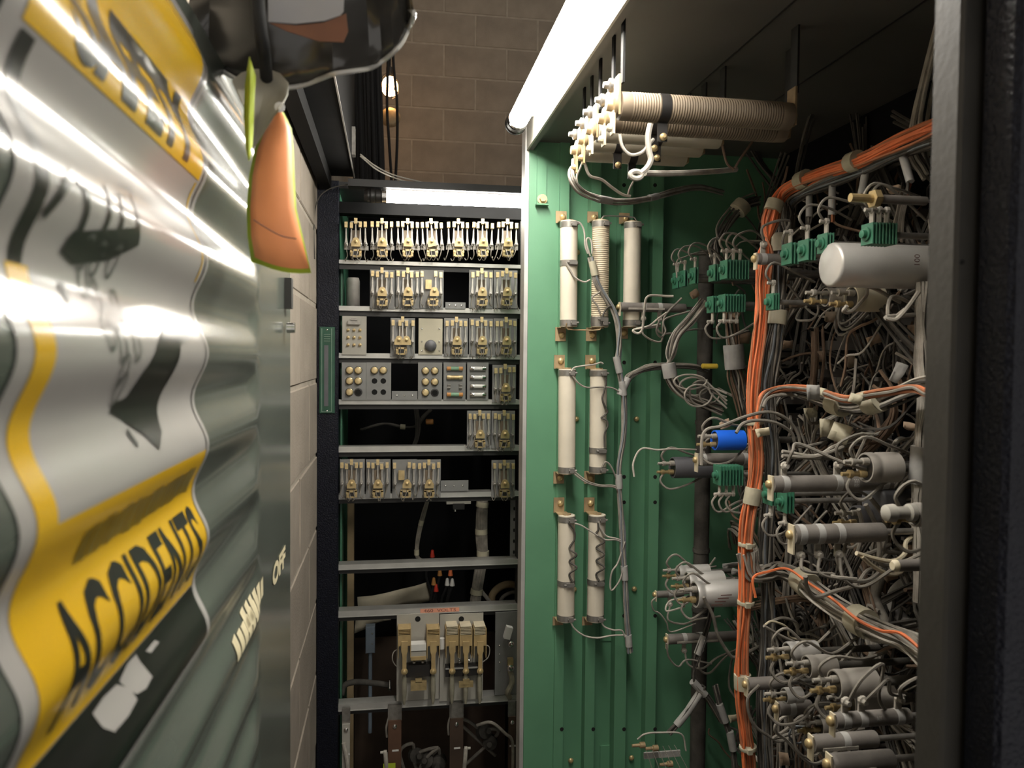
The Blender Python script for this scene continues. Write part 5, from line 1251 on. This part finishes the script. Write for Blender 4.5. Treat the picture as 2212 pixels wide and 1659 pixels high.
# hanging side branches from the top run, with sleeves
for k, (pts, m_) in enumerate((([(1745, 400), (1748, 430), (1747, 470), (1742, 510)], M_wire), ([(1870, 360), (1866, 390), (1862, 430), (1880, 470)], M_wire), ([(1935, 330), (1955, 355), (1963, 390), (1960, 420)], M_orange2), ([(1797, 400), (1797, 440), (1794, 480)], M_orange2))):
    hh = px3(pts, X=.66)
    harness('wire_drop', hh, 5, .0019, .0045, [m_, M_wiredk], '%s drop of wires in a grey sleeve under the top run' % ORD[k], 50+k, bands=((.45, .045, M_tapegr),), sm=5)
NEAR = [(1800, 1046, 'long grey resistor'), (1560, 993, 'resistor printed RES 1000'), (1790, 1155, 'thick grey resistor'), (1395, 663, 'slotted upper resistor'), (1500, 1381, 'slotted lower resistor'), (1650, 559, 'short grey resistor by the trunk'),
        (1880, 572, 'plain aluminium can'), (1540, 1284, 'large silver capacitor'), (1565, 951, 'blue capacitor'), (1890, 1000, 'dusty beige capacitor'), (1860, 650, 'amber stained capacitor'), (1490, 1010, 'dark grey capacitor'), (1860, 1515, 'yellowed capacitor'),
        (1780, 1568, 'drab hub capacitor'), (1900, 490, 'large green rectifier'), (1590, 583, 'upper finned stack'), (1590, 655, 'lower finned stack'), (1800, 850, 'orange branch'), (1830, 1325, 'dusty lower branch'), (1980, 1112, 'porcelain terminal'), (1870, 1557, 'resistor with cream collar'),
        (1820, 1650, 'lowest grey tube'), (1720, 1410, 'small silver capacitor'), (1524, 900, 'dark conduit'), (1640, 1250, 'orange trunk below the middle'), (1645, 720, 'orange trunk above the middle'), (1960, 1222, 'pale tipped resistor'), (1985, 760, 'pale grey riser'), (1690, 1083, 'single green rectifier plate'), (1740, 760, 'dense dark wires'), (1630, 1480, 'short tube beside the trunk')]
def near(px, py, skip=0):
    return sorted(NEAR, key=lambda n: (n[0]-px)**2+(n[1]-py)**2)[skip][2]
# single pale wires that stand out
WL = [([(1370+0, 1030), (1368, 1000), (1385, 970), (1420, 972), (1450, 970)], 1.42, M_wirelt, .0020),
      ([(1515, 1005), (1520, 935), (1560, 920), (1610, 900), (1660, 890), (1700, 905), (1725, 940), (1735, 985)], 1.12, M_wire, .0026),
      ([(1590, 935), (1605, 915), (1640, 908), (1680, 915), (1710, 935), (1725, 965)], 1.1, M_wire, .0026),
      ([(1690, 975), (1760, 985), (1800, 965), (1840, 950), (1880, 938)], 1.05, M_wirelt, .0028),
      ([(1690, 985), (1730, 988), (1770, 985), (1830, 962), (1880, 945)], 1.03, M_wire, .0028),
      ([(1648, 880), (1660, 860), (1690, 853), (1735, 858), (1745, 880), (1752, 915)], 1.15, M_wire, .0028),
      ([(1740, 1245), (1742, 1265), (1760, 1290), (1800, 1278), (1850, 1262), (1880, 1230)], .98, M_wire, .0030),
      ([(1805, 1180), (1812, 1220), (1830, 1250), (1870, 1255), (1900, 1235), (1915, 1200)], .97, M_wire, .0030),
      ([(1850, 1195), (1890, 1207), (1930, 1212), (1955, 1195), (1962, 1165)], .90, M_tab, .0030),
      ([(1862, 1202), (1885, 1222), (1920, 1240), (1945, 1235), (1970, 1208)], .90, M_tab, .0028),
      ([(1925, 990), (1935, 955), (1950, 948), (1970, 960), (1980, 990)], 1.02, M_wire, .0034),
      ([(1855, 1100), (1862, 1130), (1862, 1160), (1858, 1200)], .95, M_wire, .0030), ([(1870, 1090), (1890, 1130), (1900, 1170), (1905, 1220)], .95, M_wire, .0032), ([(1880, 1075), (1905, 1110), (1915, 1150), (1912, 1190)], .96, M_wire, .0032),
      ([(1660, 1345), (1690, 1335), (1720, 1345), (1728, 1370)], 1.18, M_wire, .0026), ([(1652, 1350), (1668, 1342), (1700, 1355), (1709, 1378)], 1.15, M_tab, .0018), ([(1650, 1352), (1690, 1375), (1740, 1400), (1780, 1440)], 1.12, M_wire, .0024),
      ([(1770, 1515), (1780, 1460), (1810, 1440), (1840, 1450), (1850, 1500)], 1.05, M_wirelt, .0024), ([(1835, 1445), (1880, 1455), (1920, 1490), (1950, 1520)], 1.02, M_wire, .0026), ([(1940, 1492), (1965, 1505), (1973, 1550), (1965, 1590), (1930, 1620), (1870, 1636), (1825, 1620), (1803, 1590)], .98, M_wirelt, .0026),
      ([(1745, 1538), (1710, 1540), (1680, 1560), (1675, 1580), (1700, 1600), (1755, 1650)], 1.08, M_wirelt, .0026), ([(1760, 1550), (1730, 1548), (1700, 1575), (1672, 1595)], 1.1, M_wire, .0026), ([(1745, 1570), (1715, 1570), (1705, 1590), (1720, 1605), (1745, 1598)], 1.1, M_wirebl, .0018), ([(1640, 1480), (1615, 1510), (1625, 1560), (1660, 1590), (1690, 1600)], 1.15, M_wire, .0026),
      ([(1480, 1310), (1440, 1320), (1445, 1300), (1470, 1292)], 1.42, M_wirelt, .0018), ([(1520, 1290), (1540, 1330), (1550, 1370), (1570, 1405), (1590, 1420)], 1.36, M_wire, .0032), ([(1440, 1390), (1445, 1420), (1465, 1440), (1485, 1425)], 1.42, M_wire, .0018), ([(1418, 1290), (1408, 1300), (1412, 1318), (1425, 1325), (1440, 1345), (1450, 1365)], 1.43, M_wirelt, .0015),
      ([(1455, 640), (1440, 640), (1400, 640), (1392, 670), (1388, 710), (1378, 720), (1370, 712)], 1.40, M_wirelt, .0024), ([(1440, 675), (1420, 690), (1400, 705), (1370, 712)], 1.42, M_wirelt, .0020), ([(1425, 690), (1418, 715), (1428, 728), (1438, 715), (1436, 690)], 1.44, M_wire, .0020), ([(1462, 600), (1462, 565), (1480, 555), (1510, 545)], 1.48, M_wire, .0016),
      ([(1955, 668), (1925, 690), (1917, 680), (1930, 640)], .92, M_wirelt, .0026), ([(1830, 660), (1822, 672), (1840, 672), (1870, 640), (1880, 620)], .95, M_wirelt, .0026), ([(1985, 630), (1960, 665), (1935, 690), (1915, 685)], .9, M_wirelt, .003)]
for k, (pts, Y, m_, r_) in enumerate(WL):
    P = [at(x, y, Y=Y+i*.006) for i, (x, y) in enumerate(pts)]
    P.append(P[-1]+Vector((.06, .02, RND.uniform(-.02, .02))))
    o = MB().tube(P, r_, 7, 6).obj('jumper_wire', m_, None, True)
    tone = {'cream_tab': 'cream', 'pale_dusty_wire': 'pale', 'blue_grey_wire': 'bluish grey'}.get(m_.name, 'grey')
    a_, c_ = near(*pts[0]), near(*pts[-1])
    if a_ == c_: c_ = near(pts[-1][0], pts[-1][1], 1)
    tag(o, 'loose %s jumper wire from the %s to the %s' % (tone, a_, c_), 'wire', 'jumper wires of the wiring panel')
# thick dusty hoses behind
for k, pts in enumerate(([(1905, 1240), (1890, 1290), (1905, 1330), (1925, 1370)], [(1985, 1240), (1935, 1275), (1930, 1310), (1960, 1345), (1990, 1350)], [(1885, 1420), (1890, 1470), (1910, 1510), (1940, 1560)], [(1930, 1380), (1900, 1400), (1880, 1440), (1890, 1480)])):
    o = MB().tube([at(x, y, X=.76) for x, y in pts], .0085, 10, 6).obj('dusty_hose', M_tapegr if k % 2 else M_wire, None, True); tag(o, 'thick dusty hose behind the lower grey resistors', 'hose', 'dusty hoses')
# bottom left porcelain terminals with strings
q = at(1440, 1625, Y=1.42); t = empty('terminal_rack', q, 'small rusty terminal rack with string leads low on the green panel', 'terminal')
for k, (dx, dz_) in enumerate(((-.045, .018), (-.018, .010), (.012, -.024))): MB().lathe((dx, 0, dz_), (-1, 0, 0), [(0, .006), (.010, .006), (.011, .0035), (.026, .003)], 10).obj('terminal_stud', M_tan, t, True)
for k in range(6): MB().tube([(-.045+.012*k, -.002, .014), (-.03+.014*k, -.004, -.03), (-.012+.016*k, 0, -.09)], .0007, 4, 2).obj('string_lead', M_wirelt, t)
MB().tube([(-.06, 0, .03), (-.045, -.004, .042), (-.01, 0, .040), (.03, 0, .034), (.04, 0, .0)], .0018, 6).obj('lead_wire', M_wirelt, t, True); MB().box((-.005, .012, -.01), (.075, .004, .012)).obj('support', M_tapegr, t)
q = at(1533, 791, Y=1.52); o = MB().lathe(q-Vector((.018, 0, 0)), (1, 0, 0), [(0, .003), (.002, .0055), (.034, .0055), (.036, .003)], 12).obj('yellow_sleeve', M_yellow, None, True); tag(o, 'bright yellow plastic sleeve shining beside the dark conduit', 'sleeve')
# paper tags stuck among the wires
tags = [(1793, 684, 18, 22, M_brown, .70), (1888, 735, 24, 22, M_paper, .72), (1976, 718, 20, 34, M_paper, .74), (1608, 730, 22, 26, M_paper, .74), (1566, 916, 24, 16, M_paper, .62), (1648, 934, 26, 18, M_tab, .55), (1757, 848, 24, 34, M_tapegr, .60),
        (1848, 862, 26, 20, M_tape, .62), (1815, 935, 40, 40, M_tape, .66), (1785, 925, 24, 40, M_tape, .66), (1752, 893, 20, 30, M_tape, .66), (1930, 408, 22, 14, M_paper, .68), (1960, 1190, 30, 26, M_paper, .74), (1880, 1215, 20, 26, M_paper, .74), (1925, 1245, 28, 20, M_paper, .74),
        (1832, 1402, 16, 24, M_tape, .72), (1866, 1440, 16, 30, M_paper, .72), (1582, 1222, 40, 14, M_tapegr, .70), (1600, 1240, 40, 14, M_tapegr, .70), (1694, 1640, 20, 28, M_paper, .68), (1585, 1552, 18, 16, M_tab, .70), (1980, 830, 26, 16, M_tapegr, .70), (1940, 805, 18, 44, M_tapegr, .70),
        (1500, 635, 16, 16, M_paper, .62), (1588, 678, 20, 14, M_paper, .68), (1540, 548, 16, 10, M_paper, .66), (1720, 660, 28, 12, M_brown, .68), (1965, 920, 22, 14, M_paper, .74), (1545, 660, 16, 20, M_paper, .7), (1700, 745, 22, 20, M_paper, .76), (1838, 780, 22, 26, M_brown, .78), (1770, 770, 22, 24, M_paper, .78)]
for k, (x, y, w_, h_, m_, X) in enumerate(tags):
    q = at(x, y, X=X); s = depth_of(q)/F_PX; rn = random.Random(k)
    b = MB(); w2, h2 = w_*s/2, h_*s/2; rows_ = [[(w2*(u-1), .006*math.sin(u*1.6+vv)+rn.uniform(-.002, .002), h2*(vv-1)) for u in (0, .66, 1.33, 2)] for vv in (0, 1, 2)]
    o = b.grid(rows_).obj('paper_marker', m_, None, True); o.location = q; o.rotation_euler = (rn.uniform(-.3, .3), rn.uniform(-.5, .5), rn.uniform(-.7, .1)); md = o.modifiers.new('t', 'SOLIDIFY'); md.thickness = .0006
    tone = {'tan_paper': 'tan', 'masking_tape': 'pale yellow', 'grey_tape': 'grey', 'brown_enamel': 'brown', 'cream_tab': 'cream'}[m_.name]
    tag(o, 'small %s paper marker stuck in the wires near the %s' % (tone, near(x, y)), 'paper marker', 'paper markers among the wires')

# ---- the dust-covered tangle behind it all
rn = random.Random(99)
def tangle(name, m, nb, nl, seed, label, xr=(.70, .85), rw=(.0016, .0030)):
    rn = random.Random(seed); b = MB()
    for k in range(nb):                      # small bundles
        p = Vector((rn.uniform(*xr), rn.uniform(.70, 1.54), rn.uniform(.50, 1.80)))
        d = Vector((rn.uniform(-.06, .03), rn.uniform(-.30, .30), rn.uniform(-.34, .34)))
        c = Vector((rn.uniform(-.05, .02), rn.uniform(-.1, .1), rn.uniform(-.12, .12)))
        nw = rn.randint(4, 9); rw_ = rn.uniform(*rw)
        for q in range(nw):
            o_ = Vector((rn.uniform(-1, 1), rn.uniform(-1, 1), rn.uniform(-1, 1)))*.011
            P = [p+o_, p+d*.3+c*.7+o_*1.1, p+d*.65+c*.6+o_*.9, p+d+o_*1.6]
            for v_ in P: v_.x = min(max(v_.x, .70), XBK-.004); v_.y = min(max(v_.y, .64), YG-.02)
            b.tube(P, rw_, 5, 4)
    for k in range(nl):
        p = Vector((rn.uniform(*xr), rn.uniform(.70, 1.54), rn.uniform(.50, 1.80))); P = [p]
        d = Vector((rn.uniform(-1, 1)*.4, rn.uniform(-1, 1), rn.uniform(-1, 1))).normalized()
        for q in range(rn.randint(3, 6)):
            d = (d+Vector((rn.uniform(-1, 1)*.5, rn.uniform(-1, 1), rn.uniform(-1, 1)))*.8).normalized()
            n_ = P[-1]+d*rn.uniform(.025, .055); n_.x = min(max(n_.x, .70), XBK-.004); n_.y = min(max(n_.y, .64), YG-.02); P.append(n_)
        b.tube(P, rn.uniform(*rw), 5, 4)
    o = b.obj(name, m, None, True); tag(o, label, 'wiring', kind='stuff'); return o
tangle('dark_wire_tangle', M_wiredk, 100, 200, 1, 'dense tangle of dark dusty wires covering the wiring panel', (.74, .85))
tangle('grey_wire_tangle', M_wire, 42, 110, 2, 'tangle of grey dust covered wires over the wiring panel', (.72, .84))
tangle('brown_wire_tangle', M_wirebn, 28, 110, 3, 'tangle of rusty brown wires deep in the wiring panel', (.74, .85))
tangle('pale_wire_tangle', M_wirelt, 4, 26, 4, 'scattering of pale dusty wires over the wiring panel', (.72, .82))
# rows of small relay terminals on the panel behind the tangle
b = MB(); rn = random.Random(5)
for k in range(420):
    y, z = rn.uniform(.72, 1.52), rn.uniform(.5, 1.76); L = rn.uniform(.02, .075); w_ = rn.uniform(.006, .016)
    b.box((XBK-L/2, y, z), (L, w_, rn.uniform(.006, .018)))
o = b.obj('relay_terminals', M_resdk, None); tag(o, 'dusty rows of relay terminals buried under the wire tangle', 'terminals', kind='stuff')
